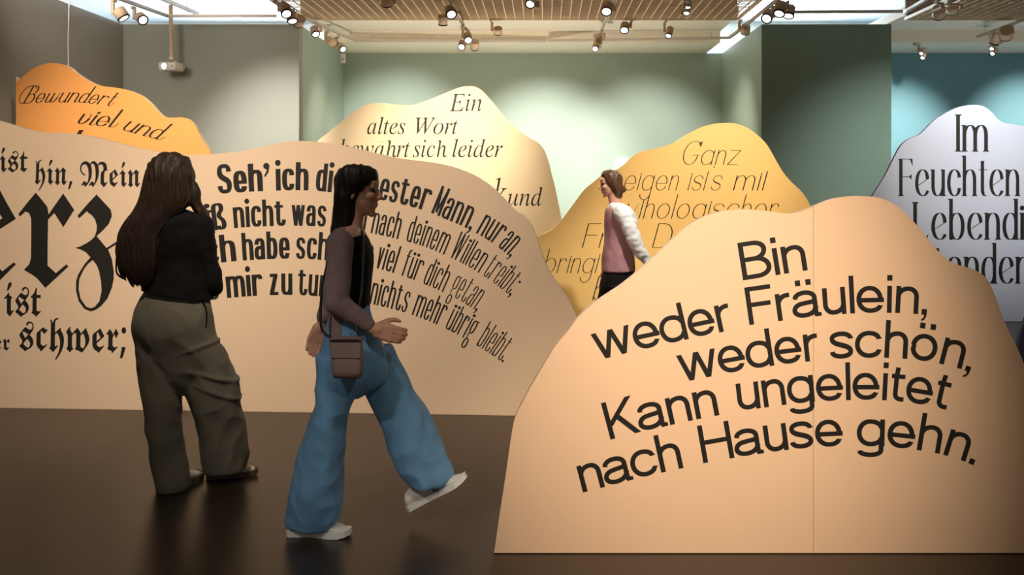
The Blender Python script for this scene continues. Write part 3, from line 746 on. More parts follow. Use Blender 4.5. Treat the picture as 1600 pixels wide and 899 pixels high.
class Board:
    """the plane of one display board: pixel on the photograph -> point on its front face"""

    def __init__(self, Ya, Yb=None, pa=0.0, pb=1600.0):
        Yb = Ya if Yb is None else Yb
        self.A = Vector(((pa - VX) / FPX * Ya, Ya, 0))
        self.B = Vector(((pb - VX) / FPX * Yb, Yb, 0))
        self.u = (self.B - self.A).normalized()
        self.n = Vector((self.u.y, -self.u.x, 0))      # towards the camera
        self.M = Matrix((self.u.to_4d(), Vector((0, 0, 1, 0)), self.n.to_4d(), (0, 0, 0, 1))).transposed()
        self.M = Matrix(((self.u.x, 0, self.n.x, self.A.x), (self.u.y, 0, self.n.y, self.A.y), (0, 1, 0, 0), (0, 0, 0, 1)))

    def uv(self, px, py):
        d = Vector(((px - VX) / FPX, 1.0, -(py - VY) / FPX))
        t = self.A.dot(self.n) / d.dot(self.n)
        p = d * t
        return Vector(((p - self.A).dot(self.u), p.z + EYE))


def letter_faces(bm, polys, f):
    for k, pl in polys:
        vs_ = [bm.verts.new(f(p, k)) for p in pl]
        try: bm.faces.new(vs_)
        except ValueError: pass


def chord_spline(q, n=10):
    if len(q) == 2: return [q[0].lerp(q[1], i / n) for i in range(n + 1)]
    d = [(q[i + 1] - q[i]).length for i in range(len(q) - 1)]
    sl = [(q[i + 1] - q[i]) / d[i] for i in range(len(q) - 1)]
    m = [sl[0]] + [(sl[i - 1] * d[i] + sl[i] * d[i - 1]) / (d[i] + d[i - 1]) for i in range(1, len(sl))] + [sl[-1]]
    out = []
    for i in range(len(q) - 1):
        for k in range(n):
            t = k / n
            out.append(q[i] * (2 * t ** 3 - 3 * t * t + 1) + m[i] * d[i] * (t ** 3 - 2 * t * t + t) + q[i + 1] * (3 * t * t - 2 * t ** 3) + m[i + 1] * d[i] * (t ** 3 - t * t))
    out.append(q[-1])
    return out


def write(board, root, words, xh, baseline=None, style=None, data=None, name='printed_word', m=None):
    """words: (text, (px,py) start, (px,py) end [, Style]); letters follow the baseline through all given points"""
    pts = [Vector(p) for p in baseline] if baseline else [Vector(p) for w_ in words for p in (w_[1], w_[2])]
    uvs = [board.uv(*p) for p in pts]
    # drop near-coincident points, then smooth the baseline
    q = [uvs[0]]
    for p in uvs[1:]:
        if (p - q[-1]).length > 0.004: q.append(p)
    B = chord_spline(q)
    e = (B[0] - B[1]).normalized(); B.insert(0, B[0] + e * 0.4)
    e = (B[-1] - B[-2]).normalized(); B.append(B[-1] + e * 0.4)
    S_ = [0.0]
    for i in range(1, len(B)): S_.append(S_[-1] + (B[i] - B[i - 1]).length)

    def at(s):
        i = 1
        while i < len(B) - 1 and S_[i] < s: i += 1
        t = (s - S_[i - 1]) / max(1e-6, S_[i] - S_[i - 1])
        return B[i - 1].lerp(B[i], t)

    def near(p):
        best = (1e9, 0)
        for i in range(1, len(B)):
            d = B[i] - B[i - 1]
            t = max(0, min(1, (p - B[i - 1]).dot(d) / d.length_squared))
            dd = (B[i - 1] + d * t - p).length
            if dd < best[0]: best = (dd, S_[i - 1] + t * d.length)
        return best[1]
    c0 = board.uv(*pts[0])
    scale = (board.uv(pts[0].x, pts[0].y - xh) - c0).length
    for w_ in words:
        bm = bmesh.new()
        text, st = w_[0], (w_[3] if len(w_) > 3 else style)
        s0, s1 = near(board.uv(*w_[1])), near(board.uv(*w_[2]))
        gl = []
        for ch in text:
            if data: gl.append(font_glyph(ch, data))
            else: gl.append(glyph(ch, st))
        fx = data.get('_x', 0.33) if data else st.X
        sb = 0.0 if data else st.sb
        sc = scale / fx
        tot = sum(g[0] for g in gl) - 2 * sb
        hx = (s1 - s0) / tot          # horizontal fit to the measured word
        x = -sb
        slant = 0.0 if data else st.slant
        for adv, polys in gl:
            mid = s0 + (x + adv / 2) * hx
            d = min(0.02, adv * hx / 2 + 0.004)
            o, t = at(mid), (at(mid + d) - at(mid - d)).normalized()
            nrm = Vector((-t.y, t.x))

            def f(p, k=0):
                lx = (p.x - adv / 2) * hx + p.y * sc * slant
                v = o + t * lx + nrm * (p.y * sc)
                return (v.x, v.y, 0.0016 + 0.00006 * k)
            if data:
                for flat, tr in tess(polys):
                    vv = [bm.verts.new(f(p)) for p in flat]
                    for tri in tr:
                        try: bm.faces.new([vv[i] for i in tri])
                        except ValueError: pass
            else:
                letter_faces(bm, polys, f)
            x += adv
        for fc in bm.faces:
            fc.normal_update()
            if fc.normal.z < 0: fc.normal_flip()
        from_bm(name, bm, m or M_BLACK, root)


def write_traced(board, root, shapes, name='printed_word'):
    bm = bmesh.new()
    for loops in shapes:
        L = [[board.uv(*p) for p in l] for l in loops]
        for flat, tr in tess(L):
            vv = [bm.verts.new((p.x, p.y, 0.0016)) for p in flat]
            for tri in tr:
                try: bm.faces.new([vv[i] for i in tri])
                except ValueError: pass
    for fc in bm.faces:
        fc.normal_update()
        if fc.normal.z < 0: fc.normal_flip()
    return from_bm(name, bm, M_BLACK, root)


def make_board(name, label, board, outline, face, edge, thick=0.05, splits=None, group=None):
    """a free standing board cut to a wavy outline; outline in photograph pixels, smoothed; local axes: u, height, towards viewer"""
    root = empty(name, (0, 0, 0), label, 'display panel', group)
    root.matrix_world = board.M
    pts = [board.uv(*p) for p in outline]
    cut = splits or []
    # first and last two points are the bottom corners: keep them sharp
    body = [p.to_2d() for p in catmull([q.to_3d() for q in pts[1:-1]], 6)]
    lo = min(p.y for p in pts)
    loop = [Vector((pts[0].x, 0.004))] + body + [Vector((pts[-1].x, 0.004))]
    pieces = [loop]
    for cx in cut:
        c = board.uv(cx, 600).x
        new = []
        for pl in pieces:
            for side in (-1, 1):
                out = []
                for i in range(len(pl)):
                    p, q = pl[i - 1], pl[i]
                    lim = c + side * 0.0009
                    ip, iq = (p.x - lim) * side >= 0, (q.x - lim) * side >= 0
                    if ip != iq:
                        t = (lim - p.x) / (q.x - p.x)
                        out.append(p.lerp(q, t))
                    if iq: out.append(q)
                if len(out) > 2: new.append(out)
        pieces = new
    for pl in pieces:
        bm = bmesh.new()
        tr = tessellate_polygon([[p.to_3d() for p in pl]])
        F = [bm.verts.new((p.x, p.y, 0)) for p in pl]
        K = [bm.verts.new((p.x, p.y, -thick)) for p in pl]
        for t_ in tr:
            try:
                bm.faces.new([F[i] for i in t_]); bm.faces.new([K[i] for i in reversed(t_)])
            except ValueError: pass
        n = len(pl)
        for i in range(n):
            j = (i + 1) % n
            try: bm.faces.new((F[i], F[j], K[j], K[i])).material_index = 1
            except ValueError: pass
        bmesh.ops.recalc_face_normals(bm, faces=bm.faces)
        from_bm('board', bm, [face, edge], root)
    return root


# ------------------------------------------------------------------ the six wave shaped text boards
def bmat(n, c):
    return mat(n, c, 0.5, 0, 0.35, 0.008, 2.0, 0.012, 180)


FR = dict(FRAKTUR); FR['_x'] = 0.342
IT = dict(ITALIC); IT['_x'] = 0.308; IT['_z'] = {'h': 0.87}

# front board, peach, plain grotesque lettering
bF = Board(4.124)
OF = [(772, 866), (772, 866), (779, 815), (786, 770), (791, 737), (800, 675), (806, 650), (817, 628), (829, 605), (850, 570), (867, 542), (886, 519), (902, 498), (925, 477), (950, 459.5), (969, 447), (1000, 422), (1025, 399), (1050, 375), (1075, 353), (1100, 339), (1125, 331), (1150, 328), (1175, 328), (1200, 330), (1220, 333), (1236, 334), (1252, 331), (1272, 323), (1300, 312), (1325, 307.5), (1345, 306.5), (1372, 309), (1395, 318), (1415, 333), (1440, 361), (1460, 386), (1478, 404), (1497, 414), (1515, 419), (1530, 426), (1541, 435), (1552, 455), (1570, 504), (1590, 545), (1612, 600), (1634, 665), (1645, 740), (1652, 866), (1652, 866)]
PF = make_board('display_panel', 'large peach wave-shaped panel nearest the viewer, black grotesque text beginning Bin', bF, OF, bmat('board_peach', '#F0C8A2'), bmat('edge_peach', '#F1C9A8'), 0.05, [1271])
GRO = Style(X=1.0, A=1.40, C=1.40, D=-.40, s=.185, h=.160, W=.70, O=.84, k=.58, sb=.068, rt=.036, p=1.3)
write(bF, PF, [('Bin', (1161, 438), (1262, 422))], 42, style=GRO)
write(bF, PF, [('weder', (935, 563), (1145, 515)), ('Fräulein,', (1171, 508.4), (1448, 492))], 42,
      [(935, 563), (975, 552.5), (1040, 538), (1092, 526), (1145, 515), (1171, 508.4), (1222, 501), (1276, 494), (1327, 490), (1385, 488.6), (1432, 490.6), (1448, 492)], GRO)
write(bF, PF, [('weder', (1066, 597), (1280, 563)), ('schön,', (1300, 561), (1515, 582))], 42,
      [(1066, 597), (1109, 588.5), (1160, 579), (1206, 571.6), (1263, 564.6), (1300, 561), (1340, 559.5), (1380, 559), (1417, 561), (1466, 568), (1501, 577), (1515, 582)], GRO)
write(bF, PF, [('Kann', (954, 687), (1124, 648.4)), ('ungeleitet', (1154, 642), (1477, 640))], 42,
      [(954, 687), (1002, 674.5), (1046, 664.5), (1085, 656), (1124, 648.4), (1154, 642), (1190, 637.4), (1233, 631.6), (1285, 627), (1330, 625), (1388, 625.7), (1420, 629), (1450, 634), (1477, 640)], GRO)
write(bF, PF, [('nach', (911, 769.6), (1068, 731)), ('Hause', (1099, 724), (1316, 697.5)), ('gehn.', (1341, 697), (1521, 727))], 42,
      [(911, 769.6), (945.6, 760.6), (990, 749), (1033, 738.7), (1068, 731), (1099, 724), (1147, 715.4), (1190, 708.5), (1233, 702.6), (1275, 699), (1316, 697.2), (1341, 697), (1380, 698), (1430, 703), (1466, 709), (1505, 720.6), (1521, 727)], GRO)

# long board at the left, pale peach, blackletter on one half and condensed letters on the other
bP = Board(6.79, 6.565, 0, 805)
OP = [(-300, 635), (-300, 635), (-292, 400), (-270, 260), (-230, 195), (-170, 168), (-110, 166), (-60, 174), (0, 189.5), (25, 197), (50, 204), (75, 207), (100, 207.5), (125, 210), (150, 215), (190, 225), (212, 230.5), (240, 236), (275, 241), (300, 242), (330, 241), (362, 238), (400, 232), (437, 223.5), (462, 220.5), (487, 221), (512, 223.5), (535, 227), (570, 235.5), (617, 246), (660, 252), (690, 256.5), (720, 265), (750, 279), (775, 298), (800, 324), (820, 338), (830, 352), (837, 368), (847, 397), (856, 420), (867, 438), (876, 450), (887, 467), (896, 484), (903, 500), (918, 540), (930, 590), (938, 652), (938, 652)]
PP = make_board('display_panel', 'long pale peach wave-shaped panel behind the two women, heavy blackletter text at its left', bP, OP, bmat('board_pale', '#E9CAA9'), bmat('edge_pale', '#F0DAC4'), 0.05)
write(bP, PP, [('ist', (-2, 268.5), (43, 268.5))], 26, data=FR)
write(bP, PP, [('hin,', (53, 287), (116, 289.5)), ('Mein', (124.5, 290), (220, 292))], 26.5, data=FR)
Z = [(151, 304), (165, 319), (173, 327.6), (175, 337.6), (170, 350), (160, 361), (151, 369), (157, 376), (166.5, 387.7), (186.5, 375), (188, 378), (169, 390), (175, 405), (178, 425), (177.6, 437), (175, 449.4), (168, 466.8), (157.5, 478.8), (150, 484), (142, 486.8), (132, 482.8), (123, 470.8), (119, 454.8), (119, 440), (122, 430), (127, 421.4), (133, 412), (141.5, 402.5), (135, 394.7), (128, 390.7), (118, 387.3), (126, 385), (135, 380.4), (143, 375), (148, 370), (151, 361), (151.5, 352.7), (148.5, 342.6), (143, 336), (138, 332.6), (136, 330), (124, 341), (121, 337.6), (136, 320)]
ZH = [(145, 406.4), (151, 414), (155, 424), (158, 440), (159, 454.8), (155.5, 470.8), (148, 480), (142, 482), (135, 479.5), (126, 466.8), (123, 452), (124, 436), (131.5, 420), (138, 412)]
RR = [(56, 301), (66, 313), (74, 323), (76, 335.5), (83, 325), (99, 302.5), (116, 328), (99, 355), (85, 333), (75.3, 343), (74.6, 380), (74.4, 415), (87.6, 427), (104, 413), (107, 416.5), (71, 450), (58, 435), (50, 429), (37.5, 422), (46, 413), (48.6, 403), (49, 372), (49, 342.6), (46, 333.5), (40, 330.5), (31, 338.5), (29, 334.6), (42, 318)]
EE = [(-30, 318), (-14, 301), (0, 297), (10, 316), (25, 342), (0, 358), (-18, 368), (-18, 395), (-14, 408), (4, 424), (22, 410), (25, 413), (-12, 450), (-30, 434), (-46, 422), (-44, 400), (-44, 340)]
EH = [(-18, 325), (-12, 318), (4, 341), (-18, 356)]
write_traced(bP, PP, [[EE, EH], [RR], [Z, ZH]])
write(bP, PP, [('ist', (5, 493), (64, 494))], 36, data=FR)
write(bP, PP, [('er', (-10, 547.5), (16, 547.5))], 18, data=FR)
write(bP, PP, [('schwer;', (28.5, 547), (201, 551))], 36, data=FR)


def con(s):
    s *= .86
    h = min(s * .68, .05 + s * .44)
    return Style(X=1.0, A=1.30, C=1.36, D=-.40, s=s, h=h, W=.135 + s * 1.12, O=.13 + s * 1.02, k=.74, sb=.034, p=1.1, round_dot=True, cond=True, rdrop=True, dot=.045 + s * .40)


write(bP, PP, [("Seh'", (341, 303), (422, 298.5), con(.30)), ('ich', (431.5, 297.8), (482, 297.6), con(.28)), ('dich,', (492.5, 298.6), (565, 306.5), con(.25)), ('bester', (574, 307.6), (667, 330.5), con(.22)), ('Mann,', (673.5, 332.6), (736, 359), con(.145)), ('nur', (743.5, 364), (775, 383)), ('an,', (778, 386), (797, 402))][:5], 33.5,
      [(341, 303), (377, 300.5), (411, 298.6), (440, 297.6), (482, 297.6), (518, 300.6), (545, 304), (574, 308.4), (610, 315.5), (640, 322.5), (667, 330.5), (694, 341.5), (730, 357), (745, 365), (769, 379.5), (785, 391.5), (797, 402)])
write(bP, PP, [('nur', (743.5, 364), (775, 383)), ('an,', (778, 386), (797, 402))], 33.5,
      [(694, 341.5), (730, 357), (745, 365), (769, 379.5), (785, 391.5), (797, 402)], con(.115))
write(bP, PP, [('weiß', (268, 367), (355, 358), con(.185)), ('nicht', (366, 356.5), (446, 353), con(.24)), ('was', (455.5, 352.8), (509, 354), con(.22)), ('mich', (517, 355), (570, 362.3), con(.155)), ('nach', (579, 364), (622, 374), con(.125)), ('deinem', (634, 376.8), (694, 398), con(.10)), ('Willen', (702, 402), (748, 426.5), con(.08)), ('treibt;', (753, 430), (797, 462), con(.062))], 32,
      [(268, 367), (333, 360.3), (366, 356.5), (427, 353.3), (480, 353), (517, 355), (570, 362.3), (622, 374), (660, 384.5), (694, 398), (725, 413), (748, 426.5), (775, 445), (797, 462)])
write(bP, PP, [('Ich', (309, 414.5), (370, 408), con(.21)), ('habe', (379.6, 407), (453, 404.3), con(.26)), ('schon', (462.5, 404.5), (549, 411), con(.215)), ('so', (557, 412.5), (579, 417), con(.13)), ('viel', (586, 418.5), (615, 427.5), con(.12)), ('für', (626, 430), (653, 440), con(.10)), ('dich', (660, 442.5), (692, 456.5), con(.085)), ('getan,', (700.5, 460.5), (744, 486), con(.065))], 33,
      [(309, 414.5), (370, 408), (420, 405), (462, 404.5), (507, 406.6), (549, 411.3), (586, 418.5), (625, 430), (660, 442.7), (692, 456.5), (720, 470.5), (744, 486)])
write(bP, PP, [('dass', (270, 477), (343, 467), con(.20)), ('mir', (355, 465.8), (411.5, 461.8), con(.275)), ('zu', (422, 461.3), (457, 461), con(.25)), ('tun', (465.4, 461), (512.5, 464.5), con(.215)), ('fast', (521, 465.5), (570, 473), con(.15)), ('nichts', (576.7, 474.4), (634, 489), con(.125)), ('mehr', (643, 492.3), (688, 509.5), con(.105)), ('übrig', (695, 512.5), (733, 533), con(.085)), ('bleibt.', (744, 539.5), (785, 566.5), con(.065))], 33,
      [(270, 477), (355, 465.8), (412, 461.8), (457, 461), (512, 464.5), (545, 469), (577, 474.5), (605, 481), (634, 489), (682, 507), (715, 523), (740, 537), (762, 550.5), (785, 566.5)])

# orange board in the far left corner with thin script
bO = Board(9.8)
OO = [(25, 532), (25, 532), (25, 300), (25, 133), (25.6, 128.5), (37, 118.5), (50, 108), (62, 102), (75, 99), (90, 99), (107, 104), (118, 113), (130, 121.5), (145, 129.5), (160, 134.5), (180, 137), (200, 141), (220, 149), (235, 161), (247, 174.5), (257, 182.5), (270, 184), (285, 183.5), (297, 188), (304, 196), (312, 211), (320, 224), (331, 243), (345, 285), (352, 360), (360, 532), (360, 532)]
PO = make_board('display_panel', 'orange wave-shaped panel in the far left corner with thin slanted script', bO, OO, bmat('board_orange', '#EFA65C'), bmat('edge_orange_lit', '#FFE7BF'), 0.065)  # near-white edge colour carries the glow of the light from behind
SCR = Style(X=1.0, A=1.75, C=1.75, D=-.6, s=.145, h=.05, W=.62, O=.62, k=.56, sb=.08, slant=.62, tail=.34, p=1.6, single=True, round_dot=True, dot=.10, rdrop=True)
write(bO, PO, [('Bewundert', (36, 162), (172, 166))], 15.5, [(36, 162), (80, 160.5), (125, 160.5), (150, 163), (172, 166)], SCR)
# the flourish that opens the capital B
bm = bmesh.new()
cp = [bO.uv(*p).to_3d() for p in ((37, 161), (33, 162), (30.5, 157), (32.5, 149), (39, 140), (47, 134.8), (55, 134.5), (57.5, 139))]
cc = catmull(cp, 6)
for i in range(len(cc) - 1):
    t = (cc[i + 1] - cc[i]).normalized(); nn = Vector((-t.y, t.x, 0)) * 0.0035
    bm.faces.new([bm.verts.new(p + Vector((0, 0, 0.0016))) for p in (cc[i] - nn, cc[i + 1] - nn, cc[i + 1] + nn, cc[i] + nn)])
from_bm('flourish', bm, M_BLACK, PO)
write(bO, PO, [('viel', (118.5, 193), (172, 199))], 17, style=SCR)
write(bO, PO, [('und', (189, 203), (245, 218))], 17, style=SCR)
BSC = Style(X=1.0, A=1.75, C=1.75, D=-.6, s=.30, h=.09, W=.62, O=.62, k=.56, sb=.08, slant=.62, tail=.34, p=1.6, single=True, round_dot=True, dot=.16, rdrop=True)
write(bO, PO, [('viel', (38, 243), (100, 247))], 26, style=BSC)

# cream board in the middle distance with book italics
bE = Board(11.8)
OE = [(446, 488), (446, 488), (448, 420), (452, 330), (460, 270), (478, 238), (500, 217), (512, 208), (530, 193), (550, 177), (563, 168), (575, 163), (587, 161), (600, 161), (625, 164), (645, 164), (660, 159.5), (675, 154), (700, 143.5), (717, 137), (730, 134.8), (742, 135.5), (753, 141.5), (763, 152), (775, 166), (790, 184), (805, 199), (825, 214), (840, 223), (850, 234), (857, 252), (862, 272), (868, 296), (877, 340), (888, 400), (896, 488), (896, 488)]
PE = make_board('display_panel', 'cream wave-shaped panel before the middle of the back wall, dark book-italic text', bE, OE, bmat('board_cream', '#F4DEB4'), bmat('edge_cream', '#F8E6C6'), 0.055)
write(bE, PE, [('Ein', (704, 174), (755.5, 173.3))], 18, data=IT)
write(bE, PE, [('altes', (574, 209.5), (635, 209.5)), ('Wort', (647, 209.5), (716, 209.5))], 17, data=IT)
IT['ä'] = (IT['a'][0], IT['a'][1] + ' | 150,400 170,400 170,425 150,425 | 240,400 260,400 260,425 240,425')
write(bE, PE, [('bewährt', (531, 245.5), (641, 245.5)), ('sich', (646, 245.5), (698.5, 245.5)), ('leider', (707, 245.5), (785, 245.5))], 18, data=IT)
IT['ü'] = IT['u']
write(bE, PE, [('Glück', (690, 322), (792, 322))], 28, data=IT)
write(bE, PE, [('und', (793.5, 321.5), (848, 321.5))], 18.5, data=IT)

# yellow board with hairline italic
bG = Board(9.6)
OG = [(772, 535), (772, 535), (774, 460), (785, 405), (812, 382), (838, 371), (862, 359.5), (875, 347), (887, 331.5), (900, 314), (912, 298), (925, 286.5), (940, 275), (962, 265.5), (975, 257), (987, 246), (1000, 237.8), (1012, 234.3), (1030, 231), (1050, 224.5), (1065, 215.5), (1080, 206.5), (1100, 197.5), (1117, 193.5), (1135, 192), (1150, 193.3), (1165, 198.5), (1180, 208), (1195, 222), (1205, 237), (1215, 255), (1225, 271), (1237, 285), (1250, 297), (1258, 307), (1266, 321), (1280, 355), (1288, 410), (1294, 535), (1294, 535)]
PG = make_board('display_panel', 'golden yellow wave-shaped panel behind the passer-by in white sleeves, hairline italic text', bG, OG, bmat('board_yellow', '#F5C97A'), bmat('edge_yellow', '#F8DC9A'), 0.055)
THN = Style(X=1.0, A=1.62, C=1.62, D=-.62, s=.075, h=.030, W=.62, O=.86, k=.56, sb=.12, slant=.27, p=1.4, single=True, round_dot=True, dot=.05, rdrop=True, nocross=True)
write(bG, PG, [('Ganz', (1063, 257.7), (1153, 257.7))], 23, style=THN)
write(bG, PG, [('eigen', (973, 297.6), (1056.5, 297.6)), ("ist's", (1074, 297.6), (1124, 297.6)), ('mit', (1145, 297.6), (1192, 297.6))], 23.5, style=THN)
write(bG, PG, [('mythologischer', (944, 341.7), (1212, 341.7))], 23.5, style=THN)
write(bG, PG, [('Frau,', (909, 387.4), (1000, 387.4)), ('Der', (1018.5, 387.4), (1092, 387.4))], 23.5, style=THN)
write(bG, PG, [("bringt's", (848, 427), (955, 427))], 23.5, style=THN)
write(bG, PG, [('b', (925, 469.7), (946, 469.7))], 23.5, style=THN)

# lavender board at the right with tall narrow serif letters
bL = Board(10.99)
OL = [(1330, 503), (1330, 503), (1334, 420), (1342, 350), (1365, 304), (1380, 280), (1391, 259), (1400, 241), (1410, 225), (1423, 216), (1437, 210), (1450, 197.5), (1462, 186.5), (1475, 178.5), (1487, 172), (1500, 167), (1515, 164.2), (1530, 164.5), (1540, 168), (1550, 176), (1558, 185), (1567, 191), (1580, 194), (1600, 197), (1625, 202), (1650, 214), (1680, 240), (1705, 300), (1722, 400), (1730, 503), (1730, 503)]
PL = make_board('display_panel', 'pale lavender wave-shaped panel at the right against the teal wall, narrow serif text', bL, OL, bmat('board_lavender', '#CBCEDB'), bmat('edge_lavender_shaded', '#8C8C9C'), 0.055)  # dark edge colour carries the shade on the left-facing rim
DID = Style(X=1.0, A=1.52, C=1.40, D=-.45, s=.13, h=.024, W=.40, O=.42, k=.58, sb=.045, serif=.055, p=1.9, round_dot=True, dot=.09, ediag=True, rdrop=True)
write(bL, PL, [('Im', (1494, 237), (1543.5, 237))], 41.5, style=DID)
write(bL, PL, [('Feuchten', (1405, 306.4), (1592.5, 306.4))], 41.5, style=DID)
write(bL, PL, [('Lebendi', (1427, 374.7), (1600, 374.7)), ('ges', (1605, 374.7), (1672, 374.7))], 42, style=DID)
write(bL, PL, [('erst', (1392, 443.5), (1472, 443.5)), ('anden', (1480, 443.5), (1610, 443.5))], 42, style=DID)

# low violet board just inside the right edge of the view
bV = Board(8.56)
OV = [(1589, 565), (1589, 565), (1590, 548), (1594, 524), (1600, 506), (1609, 488), (1622, 470), (1640, 452), (1665, 440), (1695, 438), (1730, 452), (1760, 490), (1776, 530), (1782, 565), (1782, 565)]
PV = make_board('display_panel', 'small low violet panel, only its curved left edge showing beside the peach panel', bV, OV, bmat('board_violet', '#7A80A6'), bmat('edge_violet', '#33324A'), 0.05)


# ------------------------------------------------------------------ tracks, spotlights, projector, small fittings
TZ = 3.60


def onz(px, py, z=TZ):
    Y = (z - EYE) * FPX / (VY - py)
    return W(px, py, Y)


def track(label, pts, w=0.036, h=0.034, up=3.70):
    """aluminium track running through points (its underside), one mesh"""
    root = Vector(pts[0])
    bm = bmesh.new()
    for a, b in zip(pts[:-1], pts[1:]):
        a, b = Vector(a), Vector(b)
        d = (b - a).normalized()
        s = Vector((-d.y, d.x, 0))
        M = Matrix((d.to_4d(), s.to_4d(), (0, 0, 1, 0), (0, 0, 0, 1))).transposed()
        M.translation = a - root
        L = (b - a).length
        add_box(bm, (-w / 2, -w / 2, 0), (L + w / 2, -w / 6, h), M)
        add_box(bm, (-w / 2, w / 6, 0), (L + w / 2, w / 2, h), M)
        add_box(bm, (-w / 2, -w / 6 + 0.0005, h * .45), (L + w / 2, w / 6 - 0.0005, h), M, 1)
        # hangers up to the ceiling
        k = 0.25
        while k < L:
            p = M @ Vector((k, 0, h))
            add_cyl(bm, p, p + Vector((0, 0, up - pts[0][2] - h)), 0.004, n=8)
            k += 1.6
    o = from_bm('lighting_track', bm, [M_TRACK, M_RIM])
    o.location = root
    tag(o, label, 'lighting track')
    return o


Yl = onz(262, 27).y
track('pale track over the left grey wall, turning right near the projector pole', [onz(175, -4), onz(262, 27), onz(430, 27)], up=4.745)
track('short grey rail above the projector pole, ending in a clip', [onz(242, -4, 3.80), onz(309, 24, 3.80)], 0.03, 0.05, 4.745)
track('pale track along the left edge of the middle grid, bending right', [onz(430, 5), onz(470, 27.5), onz(556, 65), onz(852, 65.5)])
track('pale track along the right edge of the middle grid, bending left', [onz(1222, -4), onz(1150, 53), onz(1139, 61), onz(858, 65)])
track('track crossing the middle grid left of its centre', [onz(702, 0), onz(724, 42)])
track('track crossing the middle grid right of its centre', [onz(962, 0), onz(937, 55)])
track('level pale rail between the two grids above the shaded sage wall', [onz(1232, 21), onz(1408, 20)], up=4.745)
track('dark thin track rising to the right before the teal wall', [onz(1528, 59), onz(1606, 31)], up=3.76)
track('pale track at the left edge of the right grid', [onz(1414, 21), onz(1452, -2)])


def head_mesh(r, L):
    bm = bmesh.new()
    prof = [(0, L * .5), (r * .86, L * .5), (r * .97, L * .46), (r, L * .38), (r, -L * .42)]
    n = 28
    rings = []
    for rr, z in prof[1:]:
        rings.append([bm.verts.new((rr * math.cos(2 * PI * i / n), rr * math.sin(2 * PI * i / n), z)) for i in range(n)])
    for a, b in zip(rings[:-1], rings[1:]):
        for i in range(n): bm.faces.new((a[i], b[i], b[(i + 1) % n], a[(i + 1) % n]))
    bm.faces.new(rings[0])
    bm.faces.new(rings[-1][::-1])
    for f in bm.faces: f.smooth = len(f.verts) == 4
    return bm


def rim_mesh(r, L):
    bm = bmesh.new()
    n = 28
    prof = [(r * 1.01, -L * .40), (r * 1.03, -L * .5), (r * .98, -L * .53), (r * .80, -L * .53), (r * .74, -L * .44), (r * .5, -L * .42)]
    rings = [[bm.verts.new((rr * math.cos(2 * PI * i / n), rr * math.sin(2 * PI * i / n), z)) for i in range(n)] for rr, z in prof]
    for a, b in zip(rings[:-1], rings[1:]):
        for i in range(n): bm.faces.new((a[i], b[i], b[(i + 1) % n], a[(i + 1) % n]))
    return bm


def lens_mesh(r, L):
    bm = bmesh.new()
    n = 28
    c = bm.verts.new((0, 0, -L * .490))
    R = [bm.verts.new((r * .74 * math.cos(2 * PI * i / n), r * .74 * math.sin(2 * PI * i / n), -L * .475)) for i in range(n)]
    for i in range(n): bm.faces.new((c, R[(i + 1) % n], R[i]))
    return bm


HEADS = {}


def lamp(label, mount, head, target, r=0.05, L=0.115, power=0, deg=60, col=NEUT, group=None, twin=None):
    """a spotlight: adapter on the track, upright arm, round housing aimed at the target"""
    mount, head, target = Vector(mount), Vector(head), Vector(target)
    if target.y < head.y: target.y = head.y + (target.y - head.y) * .40
    root = empty('track_spotlight', mount, label, 'spotlight', group)
    bm = bmesh.new()
    add_box(bm, (-0.016, -0.05, -0.034), (0.016, 0.05, 0.0)); bevel_all(bm, 0.004, 1)
    from_bm('adapter', bm, M_TRACK, root)
    d = head - mount
    # upright box arm beside the housing
    side = -1 if d.x > 0 else 1
    ax = d.x + side * (r + 0.020)
    bm = bmesh.new()
    z1 = min(d.z - 0.01, -0.10)
    add_box(bm, (ax - 0.017, -0.019, z1), (ax + 0.017, 0.019, -0.028)); bevel_all(bm, 0.004, 1)
    if abs(ax) > 0.012: add_box(bm, (min(0, ax), -0.012, -0.046), (max(0, ax), 0.012, -0.026))
    if abs(d.y) > 0.02: add_box(bm, (ax - 0.010, min(0, d.y), d.z - 0.008), (ax + 0.010, max(0, d.y), d.z + 0.008))
    from_bm('arm', bm, M_HEAD, root)
    bm = bmesh.new()
    add_cyl(bm, (ax, d.y, d.z), (d.x, d.y, d.z), 0.010, n=12)
    from_bm('pivot', bm, M_HEAD, root)
    q = (target - head).to_track_quat('-Z', 'Y')
    key = (r, L)
    if key not in HEADS:
        HEADS[key] = []
        for nm, f, mm in (('housing', head_mesh, M_HEAD), ('rim', rim_mesh, M_RIM), ('lens', lens_mesh, M_LENS)):
            b_ = f(r, L)
            me = bpy.data.meshes.new(nm)
            b_.to_mesh(me); b_.free(); me.materials.append(mm)
            HEADS[key].append((nm, me))
    for nm, me in HEADS[key] * (2 if twin else 1):
        o = link(nm, me, root)
        o.location = d if me.name not in [c.data.name for c in root.children if c is not o and c.type == 'MESH'] else Vector(twin) - mount
        o.rotation_mode = 'QUATERNION'
        o.rotation_quaternion = q
    if power:
        l = bpy.data.lights.new('beam', 'SPOT')
        l.energy = power; l.color = col; l.spot_size = math.radians(deg); l.spot_blend = 0.8; l.shadow_soft_size = r * .7
        o = bpy.data.objects.new('beam', l)
        COL.objects.link(o)
        o.parent = root
        o.location = d + (target - head).normalized() * (L * .56)
        o.rotation_mode = 'QUATERNION'
        o.rotation_quaternion = q
    return root


def at(px, py, Y): return W(px, py, Y)


